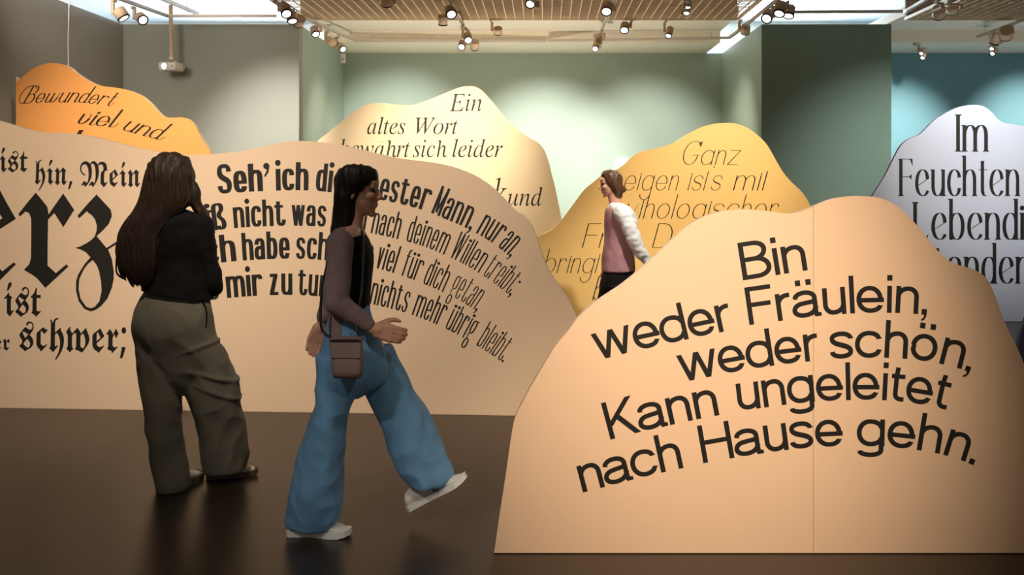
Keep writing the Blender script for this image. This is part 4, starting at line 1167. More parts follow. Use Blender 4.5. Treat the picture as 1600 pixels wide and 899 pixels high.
# by the left wall
Y = onz(178, -2).y
lamp('spotlight at the top left whose black rim faces down, over the left wall', onz(178, -2), at(189, 22, Y), at(215, 60, Y), 0.072, 0.12)
Y = onz(208, 10).y
lamp('spotlight with glowing face beside the projector pole', onz(208, 10), at(221, 29, Y), at(216, 62, Y - 1.6), 0.062, 0.11)
# along the left edge of the middle grid
Y = onz(440, 2).y
lamp('glowing spotlight nearest the left end of the middle grid', onz(441, 3), at(446, 16, Y), at(441, 52, Y - .9), 0.064, 0.15, 60, 70, NEUT)
lamp('spotlight with a narrow glowing slit, tucked beside the grid corner lamp', onz(457, 14), at(456, 27, Y + .32), at(456, 70, Y - .1), 0.062, 0.12)
lamp('spotlight turned away with a tilted black rim, third from the grid corner', onz(466, 22), at(468, 33, Y + .62), at(457, 52, Y + .85), 0.064, 0.12)
Y = onz(494, 37).y
lamp('spotlight aimed down with a broad black ring, in front of the green wall return', onz(494, 37), at(492, 49, Y), at(494, 95, Y - .9), 0.055, 0.12)
Y = onz(515, 46).y
lamp('spotlight pointing right with its rim seen edge-on, next to last on the left track', onz(513, 46), at(518, 65, Y), at(545, 80, Y + .3), 0.055, 0.13)
Y = onz(532, 55).y
lamp('brightly glowing spotlight at the end of the left track above the white sensor', onz(529, 55), at(533, 74, Y), at(545, 90, Y - .8), 0.052, 0.14, 60, 70, NEUT)
# left of the middle
Y = onz(605, 0).y - .3
lamp('round spotlight seen from below in the grid, left of the centre', (W(608, -5, Y).x, Y, TZ), at(604, 0, Y), at(604, 90, Y + .5), 0.068, 0.12)
Y = onz(708, 12).y
lamp('square-sided lamp with a flat black rim on the left middle track', onz(697, 10), at(692, 31, Y + .12), at(692, 90, Y + .32), 0.055, 0.12)
lamp('glowing spotlight with slanted oval face on the left middle track', onz(711, 14), at(704, 19, Y - .22), at(709, 40, Y - 1.1), 0.064, 0.12, 40, 70, NEUT)
Y = onz(724, 42).y
lamp('upper glowing lamp of the cluster at the end of the left middle track', onz(724, 40), at(731, 59, Y - .25), at(731, 80, Y - 1.05), 0.055, 0.13, 40, 70, WARM)
lamp('lower left glowing lamp of the cluster at the end of the left middle track', onz(722, 42), at(722, 70, Y), at(712, 84, Y - .7), 0.052, 0.13, 40, 70, WARM)
lamp('lower right dark-rimmed lamp of the cluster at the end of the left middle track', onz(728, 43), at(742, 70, Y + .2), at(738, 100, Y + .5), 0.055, 0.13)
lamp('square-looking spotlight hung from the far grid edge on the left of the centre', (W(767, 28, 13.16).x, 13.16, 3.69), at(778, 48, 13.16), at(778, 120, 13.16 + .5), 0.058, 0.085)
# right of the middle
Y = onz(828, 3).y
lamp('small dark oval spotlight in the grid at the top centre', onz(832, -2), at(829, 4, Y), at(822, 26, Y - .8), 0.06, 0.07)
Y = onz(952, 6).y
lamp('glowing spotlight under the grid on the right middle track', onz(958, 5), at(948, 13, Y), at(948, 40, Y - .7), 0.066, 0.13, 50, 70, NEUT)
Y = onz(938, 50).y
lamp('turned-away round spotlight at the end of the right middle track', onz(939, 48), at(934, 61, Y), at(935, 120, Y + .3), 0.062, 0.12)
lamp('small glowing spotlight lowest on the right middle track', onz(938, 52), at(931, 73, Y - .1), at(927, 90, Y - .8), 0.048, 0.12, 40, 70, WARM)
lamp('big glowing spotlight hung from the far grid edge on the right of the centre', (W(987, 27, 13.16).x, 13.16, 3.69), at(976, 43, 13.16), at(976, 66, 13.16 - .75), 0.060, 0.13, 60, 70, NEUT)
lamp('slim spotlight with a bright round face near the right end of the far grid edge', (W(1040.5, 27, 13.18).x, 13.18, 3.69), at(1046, 50, 13.18), at(1042, 75, 13.18 - .5), 0.046, 0.15, 40, 70, NEUT)
Y = onz(1074, 6).y
lamp('upper of two small downlights half hidden in the grid', onz(1074, 0), at(1074, 6, Y), at(1074, 60, Y - .2), 0.05, 0.09)
Y = onz(1073, 12).y
lamp('lower of two small downlights half hidden in the grid', onz(1073, 10), at(1073, 17, Y), at(1073, 60, Y - .4), 0.045, 0.07)
# along the right edge of the middle grid
lamp('turned-away spotlight before the green corner right of the middle grid', (W(1157, 26, 13.16).x, 13.16, 3.69), at(1165, 46, 13.16), at(1160, 95, 13.16 + .5), 0.062, 0.11)
Y = onz(1199, 8).y
lamp('large glowing spotlight over the corner of the shaded sage wall', onz(1207, 10), at(1200, 25, Y), at(1199, 52, Y - 1.1), 0.066, 0.14, 60, 75, NEUT)
lamp('left of two lamps side by side at the right end of the middle grid', onz(1216, 1), at(1219, 14, Y - .55), at(1219, 50, Y - 1.05), 0.066, 0.15)
lamp('right of two lamps side by side at the right end of the middle grid', onz(1230, 2), at(1233, 18, Y - .2), at(1233, 60, Y - .6), 0.066, 0.13)
# right grid and teal bay
Y = onz(1465, 8).y
lamp('boxy lamp at the left end of the right grid with a straight black rim', onz(1464, 0), at(1467, 19, Y), at(1467, 70, Y + .4), 0.074, 0.13)
lamp('round lamp in the right grid with a curved black rim', onz(1480, 2), at(1487, 12, Y + .25), at(1490, 60, Y + .95), 0.074, 0.13)
Y = onz(1576, 42).y
lamp('large grey round lamp nearest the right edge, turned from the viewer', onz(1580, 41), at(1572, 52, Y - .1), at(1569, 90, Y + .4), 0.085, 0.14)
lamp('grey lamp beside the big one before the teal wall, half lit from behind', onz(1556, 48), at(1556, 60, Y + .36), at(1548, 85, Y + .46), 0.065, 0.16)
Yt = onz(1552, 56).y
lamp('spotlight with two small glowing heads, one above the other, near the right edge', onz(1548, 50), at(1552, 73, Yt), at(1553, 92, Yt - .6), 0.036, 0.13, twin=at(1553, 80.5, Yt - .02))
Yt = onz(1430, 67).y
lamp('spotlight with two small glowing heads, one above the other, right of the shaded sage wall', onz(1430, 67), at(1441, 80, Yt), at(1446, 98, Yt - .6), 0.034, 0.13, twin=at(1443, 87, Yt - .02))

# projector on its pole
Yp = onz(266, 8, 3.80).y
rt = empty('projector', at(268, 104, Yp), 'small white projector with glowing lens hanging on a long pole before the left wall', 'projector')
base = at(268, 104, Yp)
top = at(265.5, 8, Yp) - base
bm = bmesh.new(); add_cyl(bm, (0.0, 0, 0.10), (top.x + 0.01, 0, top.z), 0.026, n=16); from_bm('pole', bm, M_HEAD, rt)
bm = bmesh.new()
add_cyl(bm, (0, 0, 0.085), (0, 0, 0.115), 0.036, n=16)
for sx in (-1, 1):
    for sy in (-1, 1): add_cyl(bm, (0, 0, 0.09), (sx * .08, sy * .07, 0.045), 0.006, n=8)
from_bm('bracket', bm, M_TRACK, rt)
bm = bmesh.new()
lo = [(-.125, -.10), (.085, -.10), (.135, .02), (.125, .13), (-.125, .13)]
hi = [(-.115, -.09), (.07, -.09), (.12, .02), (.11, .12), (-.115, .12)]
B0 = [bm.verts.new((x, y, -.055)) for x, y in hi]; B1 = [bm.verts.new((x, y, -.02)) for x, y in lo]; B2 = [bm.verts.new((x, y, .03)) for x, y in lo]; B3 = [bm.verts.new((x, y, .045)) for x, y in hi]
for a, b in ((B0, B1), (B1, B2), (B2, B3)):
    for i in range(5): bm.faces.new((a[i], a[(i + 1) % 5], b[(i + 1) % 5], b[i]))
bm.faces.new(B0[::-1]); bm.faces.new(B3)
from_bm('casing', bm, M_PROJ, rt)
bm = bmesh.new(); add_cyl(bm, (-.055, -.098, -.004), (-.055, -.118, -.004), .036, .033, 20, caps=False); from_bm('lens_barrel', bm, M_DARK, rt)
bm = bmesh.new(); add_cyl(bm, (-.055, -.100, -.004), (-.055, -.110, -.004), .031, n=20); from_bm('lens', bm, emit('projector_light', '#DDEBFF', 14), rt)
bm = bmesh.new(); add_cyl(bm, (.045, -.0955, -.004), (.045, -.103, -.004), .008, n=12); from_bm('sensor_eye', bm, M_DARK, rt)

# sensor at the end of the green wall return
p = at(539.5, 91, D2 - 0.4)
p = Vector((XP0 + 0.03, at(0, 0, D2 - 0.25).y, at(0, 91.5, D2 - 0.25).z))
rt = empty('motion_sensor', p, 'small white motion sensor in the upper left corner of the recessed back wall', 'sensor')
bm = bmesh.new(); add_box(bm, (-.028, -.04, -.075), (.045, .03, .075)); bevel_all(bm, .010, 2); from_bm('sensor_case', bm, M_WHITE, rt, True)
bm = bmesh.new(); add_box(bm, (-.012, -.046, -.045), (.03, -.041, .005)); from_bm('sensor_window', bm, mat('sensor_lens', '#C7BBB0', .4), rt)

# white pictogram sign on the back wall beside the yellow panel
p = W(972, 258, D2 - 0.03)
rt = empty('wall_sign', p, 'small white lit sign on the back wall peeking out left of the yellow panel', 'sign')
bm = bmesh.new(); add_box(bm, (-.085, -.012, -.085), (.085, .029, .085)); bevel_all(bm, .005, 1); from_bm('sign_plate', bm, emit('sign_white', '#FFFFFF', .9), rt)
bm = bmesh.new()
for lo_, hi_ in (((-.055, -.014, -.05), (-.049, -.0125, .05)), ((.049, -.014, -.05), (.055, -.0125, .05)), ((-.055, -.014, .044), (.055, -.0125, .05)), ((-.055, -.014, -.05), (.055, -.0125, -.044))):
    add_box(bm, lo_, hi_)
from_bm('pictogram', bm, M_DARK, rt)

# thin cable that drops to the orange panel
bm = bmesh.new()
c0 = W(107, 104, 9.8 + 0.033)
c1 = W(108.5, -6, 9.8 + 0.033)
pts = catmull([Vector((0, 0, -0.005)), Vector((-.004, 0, .25)), Vector((.004, 0, .5)), c1 - c0 + Vector((0, 0, .25))], 6)
for a, b in zip(pts[:-1], pts[1:]): add_cyl(bm, a, b, 0.0055, n=8)
o = from_bm('hanging_cable', bm, M_WIRE)
o.location = c0
tag(o, 'thin pale cable dropping from above onto the crest of the orange panel', 'cable')


# ------------------------------------------------------------------ people
class Sculpt:
    """gathers closed primitives in world space; one continuous remeshed surface comes out"""

    def __init__(self):
        self.bm = bmesh.new()

    def ell(self, c, r, q=None, seg=20):
        M = Matrix.Translation(c) @ (q.to_matrix().to_4x4() if q else Matrix.Identity(4)) @ Matrix.Diagonal((r[0], r[1], r[2], 1))
        bmesh.ops.create_icosphere(self.bm, subdivisions=3, radius=1, matrix=M)
        return self

    def cone(self, p0, r0, p1, r1):
        p0, p1 = Vector(p0), Vector(p1)
        t = bmesh.new()
        bmesh.ops.create_icosphere(t, subdivisions=3, radius=r0, matrix=Matrix.Translation(p0))
        bmesh.ops.create_icosphere(t, subdivisions=3, radius=r1, matrix=Matrix.Translation(p1))
        res = bmesh.ops.convex_hull(t, input=t.verts)
        dele = [e for e in res['geom_interior'] if isinstance(e, bmesh.types.BMVert)]
        bmesh.ops.delete(t, geom=dele, context='VERTS')
        me = bpy.data.meshes.new('t'); t.to_mesh(me); t.free()
        self.bm.from_mesh(me); bpy.data.meshes.remove(me)
        return self

    def chain(self, pts, rad):
        for i in range(len(pts) - 1): self.cone(pts[i], rad[i], pts[i + 1], rad[i + 1])
        return self

    def loft(self, rows, n=28, power=2.0, sub=4, close=True):
        """rows: (centre Vector, rx, ry [, yaw]) from top to bottom, smooth between them"""
        cs = catmull([r[0] for r in rows], sub)
        rr = catmull([Vector((r[1], r[2], r[3] if len(r) > 3 else 0)) for r in rows], sub)
        rings = []
        for c, r in zip(cs, rr):
            ring = []
            for i in range(n):
                t = 2 * PI * i / n
                cx, sx = math.cos(t), math.sin(t)
                x = math.copysign(abs(cx) ** (2 / power), cx) * r.x
                y = math.copysign(abs(sx) ** (2 / power), sx) * r.y
                ca, sa = math.cos(r.z), math.sin(r.z)
                ring.append(self.bm.verts.new(c + Vector((x * ca - y * sa, x * sa + y * ca, 0))))
            rings.append(ring)
        for a, b in zip(rings[:-1], rings[1:]):
            for i in range(n): self.bm.faces.new((a[i], b[i], b[(i + 1) % n], a[(i + 1) % n]))
        if close:
            self.bm.faces.new(rings[0]); self.bm.faces.new(rings[-1][::-1])
        return self

    def build(self, name, m, parent, voxel=0.006, smooth=3, folds=None, cuts=None, fac=0.5):
        bmesh.ops.recalc_face_normals(self.bm, faces=self.bm.faces)
        me = bpy.data.meshes.new(name)
        self.bm.to_mesh(me); self.bm.free()
        o = bpy.data.objects.new(name, me)
        COL.objects.link(o)
        if voxel:
            r = o.modifiers.new('r', 'REMESH'); r.mode = 'VOXEL'; r.voxel_size = voxel; r.adaptivity = 0
        if smooth:
            s = o.modifiers.new('s', 'SMOOTH'); s.iterations = smooth; s.factor = fac
        dg = bpy.context.evaluated_depsgraph_get()
        me2 = bpy.data.meshes.new_from_object(o.evaluated_get(dg))
        o.modifiers.clear()
        o.data = me2
        bpy.data.meshes.remove(me)
        me2.name = name
        if folds:
            nr = [v.normal.copy() for v in me2.vertices]
            for v, nn in zip(me2.vertices, nr): v.co += nn * folds(v.co)
        if cuts:
            b = bmesh.new(); b.from_mesh(me2)
            for co_, no in cuts:
                g = bmesh.ops.bisect_plane(b, geom=b.verts[:] + b.edges[:] + b.faces[:], plane_co=co_, plane_no=no, clear_outer=True)
                ed = [e for e in g['geom_cut'] if isinstance(e, bmesh.types.BMEdge)]
                try: bmesh.ops.holes_fill(b, edges=ed)
                except Exception: pass
            b.to_mesh(me2); b.free()
        base = parent.location
        me2.transform(Matrix.Translation(-base))
        me2.materials.clear()
        me2.materials.append(m)
        for p in me2.polygons: p.use_smooth = True
        o.parent = parent
        return o


def head(S, c, F, s=1.0):
    """skull, jaw, nose, lips, ears around the head centre c, looking along F"""
    F = Vector(F).normalized()
    U = Vector((0, 0, 1)); U = (U - F * U.dot(F)).normalized()
    R = F.cross(U)
    q = Matrix((R, F, U)).transposed().to_quaternion()

    def P(f, r, u): return c + (F * f + R * r + U * u) * s
    def E(f, r, u, a, b, d): S.ell(P(f, r, u), (b * s, a * s, d * s), q)
    E(-.008, 0, .030, .096, .076, .088)
    E(.030, 0, -.030, .062, .060, .075)
    E(.045, 0, -.075, .040, .040, .030)
    E(.070, 0, -.098, .018, .020, .014)
    E(.070, 0, .042, .026, .052, .028)
    for k in (-1, 1):
        E(.066, k * .038, -.018, .026, .022, .022)
        E(-.006, k * .077, -.008, .020, .009, .030)
        E(.078, k * .032, .022, .012, .022, .008)
    S.cone(P(.088, 0, .012), .008 * s, P(.108, 0, -.024), .011 * s)
    for k in (-1, 1): E(.096, k * .012, -.030, .011, .009, .008)
    E(.085, 0, -.052, .012, .024, .006)
    E(.083, 0, -.063, .012, .021, .007)
    return P


def eyes(P, root, s=1.0):
    for k in (-1, 1):
        b = bmesh.new()
        bmesh.ops.create_icosphere(b, subdivisions=2, radius=.0125 * s, matrix=Matrix.Translation(P(.078, k * .032, .006) - root.location))
        e = from_bm('eye', b, M_EYE, root, True)


def hand(S, wrist, D, N, T, curl=0.5, s=1.0):
    """wrist point, D fingers direction, N back of the hand, T thumb side"""
    D, N, T = Vector(D).normalized(), Vector(N).normalized(), Vector(T)
    N = (N - D * N.dot(D)).normalized()
    T = (T - D * T.dot(D) - N * T.dot(N)).normalized()

    def P(d, t, n): return wrist + (D * d + T * t + N * n) * s
    S.cone(P(-.02, 0, 0), .024 * s, P(.015, 0, 0), .022 * s)
    for t in (-.028, -.010, .010, .028): S.cone(P(.01, t * .7, 0), .016 * s, P(.075, t, 0), .0125 * s)
    for t, L, r in ((.030, .066, .0092), (.010, .075, .0096), (-.010, .070, .0092), (-.029, .055, .0082)):
        a = curl * .5
        p = P(.078, t, 0)
        S.cone(P(.06, t, 0), .0115 * s, p, r * s * 1.05)
        for seg, f in ((.45, 1.0), (.31, .92), (.24, .8)):
            nx = p + (D * math.cos(a) - N * math.sin(a)) * L * seg * s
            S.cone(p, r * s * min(1, f + .05), nx, r * s * f)
            p = nx
            a += curl * .9
    p0 = P(.018, .026, -.006)
    p1 = P(.048, .052, -.018)
    p2 = P(.074, .060, -.026)
    p3 = P(.094, .058, -.032)
    S.chain([p0, p1, p2, p3], [.015 * s, .012 * s, .0105 * s, .0085 * s])


def shoe(root, heel, toe, material, sole_m, lift=0.0, height=0.075, stripes=False, tilt=None):
    """trainer with its sole as a part; heel and toe are points on the ground under it"""
    d = (toe - heel); L = d.length; d = d.normalized()
    s = Vector((-d.y, d.x, 0)).normalized()
    u = d.cross(s) * (1 if d.cross(s).z > 0 else -1)
    outline = [(0, .026), (.04, .034), (.12, .033), (.30, .030), (.50, .034), (.68, .046), (.82, .047), (.93, .036), (1.0, .014)]
    tops = [(0, .060), (.04, .078), (.12, .088), (.30, .092), (.46, .080), (.62, .062), (.80, .050), (.93, .040), (1.0, .026)]
    sc = Sculpt()
    n = 22
    rings = []
    for (t, w), (_, h) in zip(outline, tops):
        ring = []
        for i in range(n):
            a = 2 * PI * i / n
            x, z = math.cos(a), math.sin(a)
            zz = .020 + (h - .020) * (0.5 + 0.5 * math.copysign(abs(z) ** .8, z))
            ring.append(sc.bm.verts.new(heel + d * (t * L) + s * (math.copysign(abs(x) ** .7, x) * w * (1.0 if z < 0 else 1 - .45 * z)) + u * zz))
        rings.append(ring)
    for a, b in zip(rings[:-1], rings[1:]):
        for i in range(n): sc.bm.faces.new((a[i], b[i], b[(i + 1) % n], a[(i + 1) % n]))
    sc.bm.faces.new(rings[0]); sc.bm.faces.new(rings[-1][::-1])
    o = sc.build('shoe', material, root, 0.005, 4)
    bm = bmesh.new()
    lo, hi = [], []
    pts = [(t, w) for t, w in outline] + [(t, -w) for t, w in reversed(outline)]
    for t, w in pts:
        p = heel + d * (t * L * 1.03 - .004) + s * (w * 1.10)
        rocker = .012 * max(0, (t - .75) / .25) ** 2
        lo.append(bm.verts.new(p + u * (.001 + rocker) - root.location)); hi.append(bm.verts.new(p + u * (.028 + rocker * .8) - root.location))
    m = len(pts)
    for i in range(m): bm.faces.new((lo[i], lo[(i + 1) % m], hi[(i + 1) % m], hi[i]))
    bm.faces.new(lo); bm.faces.new(hi)
    bmesh.ops.recalc_face_normals(bm, faces=bm.faces)
    from_bm('sole', bm, sole_m, o)
    if stripes:
        for k in range(2):
            bm = bmesh.new()
            for side in (-1, 1):
                f = .52 + k * .055
                a = heel + d * (L * f) + u * .030 + s * (side * .040)
                b = heel + d * (L * (f - .06)) + u * .066 + s * (side * .031)
                add_cyl(bm, a - root.location, b - root.location, .0035, n=8)
            from_bm('stripe', bm, M_DARK, o)
    return o


def strands(name, m, parent, curves, r=0.006):
    bm = bmesh.new()
    n = 6
    for pts in curves:
        P = catmull(pts, 4)
        L = len(P)
        prev = None
        for i, p in enumerate(P):
            t = (P[min(i + 1, L - 1)] - P[max(i - 1, 0)]).normalized()
            s = t.cross(Vector((0.3, 1, 0.1))).normalized()
            u = s.cross(t)
            rr = r * (0.35 + 0.65 * math.sin(PI * min(1, .15 + .85 * (1 - i / L)) )) if i < L - 1 else r * .15
            ring = [bm.verts.new(p + (s * math.cos(2 * PI * k / n) + u * math.sin(2 * PI * k / n)) * rr - parent.location) for k in range(n)]
            if prev:
                for k in range(n): bm.faces.new((prev[k], prev[(k + 1) % n], ring[(k + 1) % n], ring[k]))
            prev = ring
    o = from_bm(name, bm, m, parent, True)
    return o


M_SKIN = mat('skin', '#D8A184', 0.5, 0, 0.4, 0.03, 12)
M_SKIN.node_tree.nodes['Principled BSDF'].inputs['Subsurface Weight'].default_value = 0.08
M_EYE = mat('eye', '#2B211B', 0.25, 0, 0.5, 0.05, 60)
M_HAIR1 = mat('hair_dark_brown', '#2A1D14', 0.55, 0, 0.22, 0.35, 30, 0.25, 60, stretch=(3, 3, .35))
M_HAIR2 = mat('hair_black_brown', '#1E1612', 0.5, 0, 0.3, 0.3, 30, 0.2, 60, stretch=(3, 3, .35))
M_HAIR3 = mat('hair_brown', '#5E3F2A', 0.45, 0, 0.5, 0.3, 30, 0.2, 60, stretch=(3, 3, .5))
M_KNIT = mat('knit_black', '#0E0C0B', 0.85, 0, 0.15, 0.12, 30, 0.15, 220, 0.02)
M_TROUS = mat('trousers_olive', '#6E685A', 0.8, 0, 0.2, 0.06, 14, 0.12, 260, 0.1)
M_SHOE1 = mat('shoe_white', '#DDD8CC', 0.5, 0, 0.4, 0.03, 20)
M_SOLE1 = mat('sole_gum', '#5A5243', 0.6, 0, 0.3, 0.04, 20)
M_SOLE2 = mat('sole_white', '#E4E3DF', 0.5, 0, 0.3, 0.03, 20)
M_JEANS = mat('denim_blue', '#6E9DC4', 0.8, 0, 0.2, 0.22, 6, 0.15, 240, 0.1, stretch=(1, 1, .45))
M_CARDI = mat('cardigan_mauve', '#8C7472', 0.85, 0, 0.15, 0.07, 20, 0.2, 160, 0.1)
M_BAG = mat('bag_mauve', '#927A73', 0.55, 0, 0.35, 0.05, 12, 0.1, 120)
M_PINK = mat('vest_pink', '#B4868A', 0.85, 0, 0.15, 0.05, 16, 0.15, 160)
M_WSHIRT = mat('sleeves_white', '#F2F0EC', 0.8, 0, 0.2, 0.03, 16, 0.1, 140)
M_BTROUS = mat('trousers_black', '#141212', 0.8, 0, 0.2, 0.1, 16)


def rows(Y, data):
    """(py, left px, right px, depth offset, half depth) -> loft rows at distance Y"""
    out = []
    for py, a, b, dy, ry in data:
        c = W((a + b) / 2, py, Y); c.y += dy
        out.append((c, (b - a) / 2 / FPX * Y, ry))
    return out


def W3(px, py, Y, dy=0.0):
    v = W(px, py, Y); v.y += dy
    return v


def crease(v, sx, sy, sz, amp, seed=0.0):
    return (noise.noise(Vector((v.x * sx + seed, v.y * sy, v.z * sz))) + .5 * noise.noise(Vector((v.x * sx * 2.1 + 7 + seed, v.y * sy * 2.1, v.z * sz * 2.1)))) * amp


# ---- the woman with long dark hair who stands with her back to us
Y1 = 5.05
g = empty('person', (W(290, 750, Y1).x, Y1, 0), 'person with waist-long dark hair, black top and olive trousers, standing back to viewer', 'person', None)
S = Sculpt()
hc = W3(268, 277, Y1, .02)
P = head(S, hc, (.30, 1, -.06))
S.chain([W3(270, 300, Y1, .0), W3(271, 336, Y1, -.01)], [.055, .058])
S.loft(rows(Y1, [(330, 252, 290, -.005, .06), (342, 226, 316, 0, .085), (375, 224, 318, .005, .10), (410, 230, 312, .005, .095), (440, 232, 318, 0, .09), (480, 232, 318, -.01, .095), (515, 232, 318, -.015, .10), (540, 236, 320, -.01, .09)]))
S.chain([W3(228, 352, Y1), W3(216, 430, Y1, .05), W3(250, 424, Y1, .25)], [.046, .038, .024])
S.chain([W3(312, 352, Y1), W3(329, 444, Y1, .02), W3(300, 428, Y1, .23)], [.046, .038, .024])
hand(S, W3(252, 424, Y1, .26), (1, .25, .05), (0, 1, .1), (0, .1, 1), .7)
hand(S, W3(298, 428, Y1, .24), (-1, .3, .05), (0, 1, .1), (0, .1, 1), .7)
S.chain([W3(254, 525, Y1), W3(257, 622, Y1, .0), W3(270, 742, Y1, -.03)], [.07, .052, .036])
S.chain([W3(304, 525, Y1), W3(334, 622, Y1, .03), W3(343, 730, Y1, .10)], [.07, .052, .036])
S.build('body', M_SKIN, g, 0.0055, 3)
eyes(P, g)
# top
S = Sculpt()
S.loft(rows(Y1, [(325, 259, 286, -.01, .062), (331, 246, 298, -.005, .082), (342, 224, 318, 0, .108), (362, 219, 321, .005, .122), (390, 220, 320, .005, .122), (420, 224, 320, .005, .115), (445, 225, 323, -.008, .130), (470, 218, 333, -.016, .152), (490, 215, 337, -.02, .160)]))
S.chain([W3(226, 354, Y1), W3(219, 395, Y1, .02), W3(214, 432, Y1, .06), W3(250, 424, Y1, .245)], [.062, .056, .050, .037])
S.chain([W3(314, 354, Y1), W3(322, 398, Y1, .01), W3(331, 449, Y1, .015), W3(300, 428, Y1, .225)], [.062, .056, .050, .037])
hem = W3(270, 458, Y1)
S.build('top', M_KNIT, g, 0.007, 3, lambda v: crease(v, 7, 7, 12, .010, 3), [(hem, Vector((-.16, 0, -1)))])
# trousers
S = Sculpt()
S.loft(rows(Y1, [(440, 236, 312, 0, .095), (455, 229, 321, -.005, .108), (470, 221, 328, -.01, .126), (495, 213, 334, -.024, .147), (520, 211, 339, -.024, .149), (548, 214, 352, -.01, .137), (575, 220, 358, 0, .12), (596, 238, 340, .0, .09), (612, 262, 306, 0, .05)]))
S.loft(rows(Y1, [(540, 214, 285, -.01, .12), (575, 218, 288, -.01, .112), (604, 222, 284, -.01, .105), (640, 229, 283, -.015, .10), (680, 236, 285, -.02, .10), (720, 244, 293, -.03, .105), (748, 250, 300, -.045, .115), (760, 253, 301, -.05, .117)]))
S.loft(rows(Y1, [(540, 268, 350, 0, .12), (575, 274, 362, .01, .115), (604, 284, 371, .02, .11), (640, 301, 375, .035, .108), (680, 306, 378, .06, .11), (715, 309, 379, .08, .115), (735, 311, 376, .085, .112), (743, 313, 373, .085, .110)]))


def fold1(v):
    f = crease(v, 6, 6, 3.2, .016, 1) + .006 * (1 - abs(noise.noise(Vector((v.x * 9 + v.z * 5, v.y * 9, v.z * 7 - v.x * 3))) * 2.2))
    # diagonal drag lines below the right hip and knee
    for zc, xc, sl, am in ((.74, -1.66, .35, .010), (.55, -1.62, -.35, .013), (.46, -1.60, -.45, .010), (1.0, -1.70, -.3, .008)):
        d = (v.z - zc) - sl * (v.x - xc)
        if v.x > xc - .16: f += am * math.exp(-(d / .012) ** 2) * max(0, 1 - abs(v.x - xc) / .18)
    # seam between the buttocks and down the back of the leg
    return f


S.build('trousers', M_TROUS, g, 0.0065, 14, fold1)
bm = bmesh.new()
pk = [W3(324, 468, Y1, -.075) - g.location, W3(329, 482, Y1, -.07) - g.location, W3(330, 500, Y1, -.075) - g.location, W3(328, 512, Y1, -.085) - g.location]
pk = catmull(pk, 4)
for a, b in zip(pk[:-1], pk[1:]): add_cyl(bm, a, b, .006, n=8)
from_bm('pocket_opening', bm, M_KNIT, g)
# shoes
def ground(px, py):
    Y = EYE * FPX / (py - VY)
    v = W(px, py, Y); v.z = 0
    return v


h0 = ground(268, 770); t0 = h0 + Vector((.045, .258, 0))
shoe(g, h0, t0, M_SHOE1, M_SOLE1)
t1 = ground(402, 741); h1 = t1 + Vector((-.238, -.085, 0))
shoe(g, h1, t1, M_SHOE1, M_SOLE1)
# hair
HR = [(237.5, 259, 271, .0, .03), (242, 247, 285, 0, .075), (252, 238, 295, 0, .102), (270, 230.5, 302, -.005, .115), (295, 226, 304, -.012, .115), (315, 222, 303, -.03, .10), (330, 217, 292, -.055, .080), (345, 209, 272, -.085, .066), (365, 202, 263, -.108, .053), (390, 200, 261, -.120, .046), (412, 204, 259, -.125, .040), (430, 213, 255, -.122, .032), (441, 223, 249, -.118, .020)]
S = Sculpt()
S.loft(rows(Y1, HR))
S.loft(rows(Y1, [(285, 282, 304, .02, .07), (310, 290, 307, .03, .07), (330, 300, 315, .05, .055), (350, 308, 324, .07, .04), (366, 316, 329, .085, .02)]))
S.build('hair', M_HAIR1, g, 0.006, 4, lambda v: crease(v, 26, 26, 4, .009, 2) + .0035 * math.sin(v.x * 170 + 4 * math.sin(v.z * 13 + v.x * 20)))


def on_rows(R, py, f, out=1.0):
    i = 1
    while i < len(R) - 1 and R[i][0] < py: i += 1
    t = max(0, min(1, (py - R[i - 1][0]) / (R[i][0] - R[i - 1][0])))
    a_, b_, dy_, ry_ = [R[i - 1][k] + (R[i][k] - R[i - 1][k]) * t for k in (1, 2, 3, 4)]
    u = 2 * f - 1
    return W3(a_ + (b_ - a_) * (.5 + u * .5 * out), py, Y1, dy_ - ry_ * math.sqrt(max(0, 1 - u * u)) * out)


cv = []
rnd = random.Random(3)
for i in range(150):
    f = .02 + .96 * rnd.random()
    ph, am = rnd.random() * 6, .003 + .009 * rnd.random()
    y0, y1 = 244 + 14 * rnd.random(), 425 + 22 * rnd.random()
    path = []
    for k in range(11):
        t = k / 10
        p = on_rows(HR, y0 + (y1 - y0) * t, f, 1.0 + .012 * t)
        p.x += am * math.sin(ph + k * 1.1) * t * 1.4
        p.y -= .003 * (1 + math.cos(ph + k * 1.1)) * t
        path.append(p)
    cv.append(path)
for i in range(18):      # loose ends at the left outline and over the right shoulder
    t = rnd.random()
    if i < 12:
        e = 6 * math.sin(i * 2.1)
        cv.append([W3(222 - 3 * t, 330, Y1, -.07), W3(205 - 3 * t, 358, Y1, -.09), W3(199 - 3 * t, 388, Y1, -.10), W3(200 - 3 * t + e * .5, 408, Y1, -.105), W3(203 + e, 422 + 6 * t, Y1, -.11), W3(209 + 6 * t, 430 + 8 * t, Y1, -.115)])
    else:
        cv.append([W3(303, 300, Y1, .03), W3(310 + 2 * t, 322, Y1, .03), W3(321 + 2 * t, 343, Y1, .03), W3(327 + 2 * t, 356, Y1, .03), W3(325 + 4 * t, 370 + 8 * t, Y1, .03)])
strands('hair_strands', M_HAIR1, g, cv, .0036)

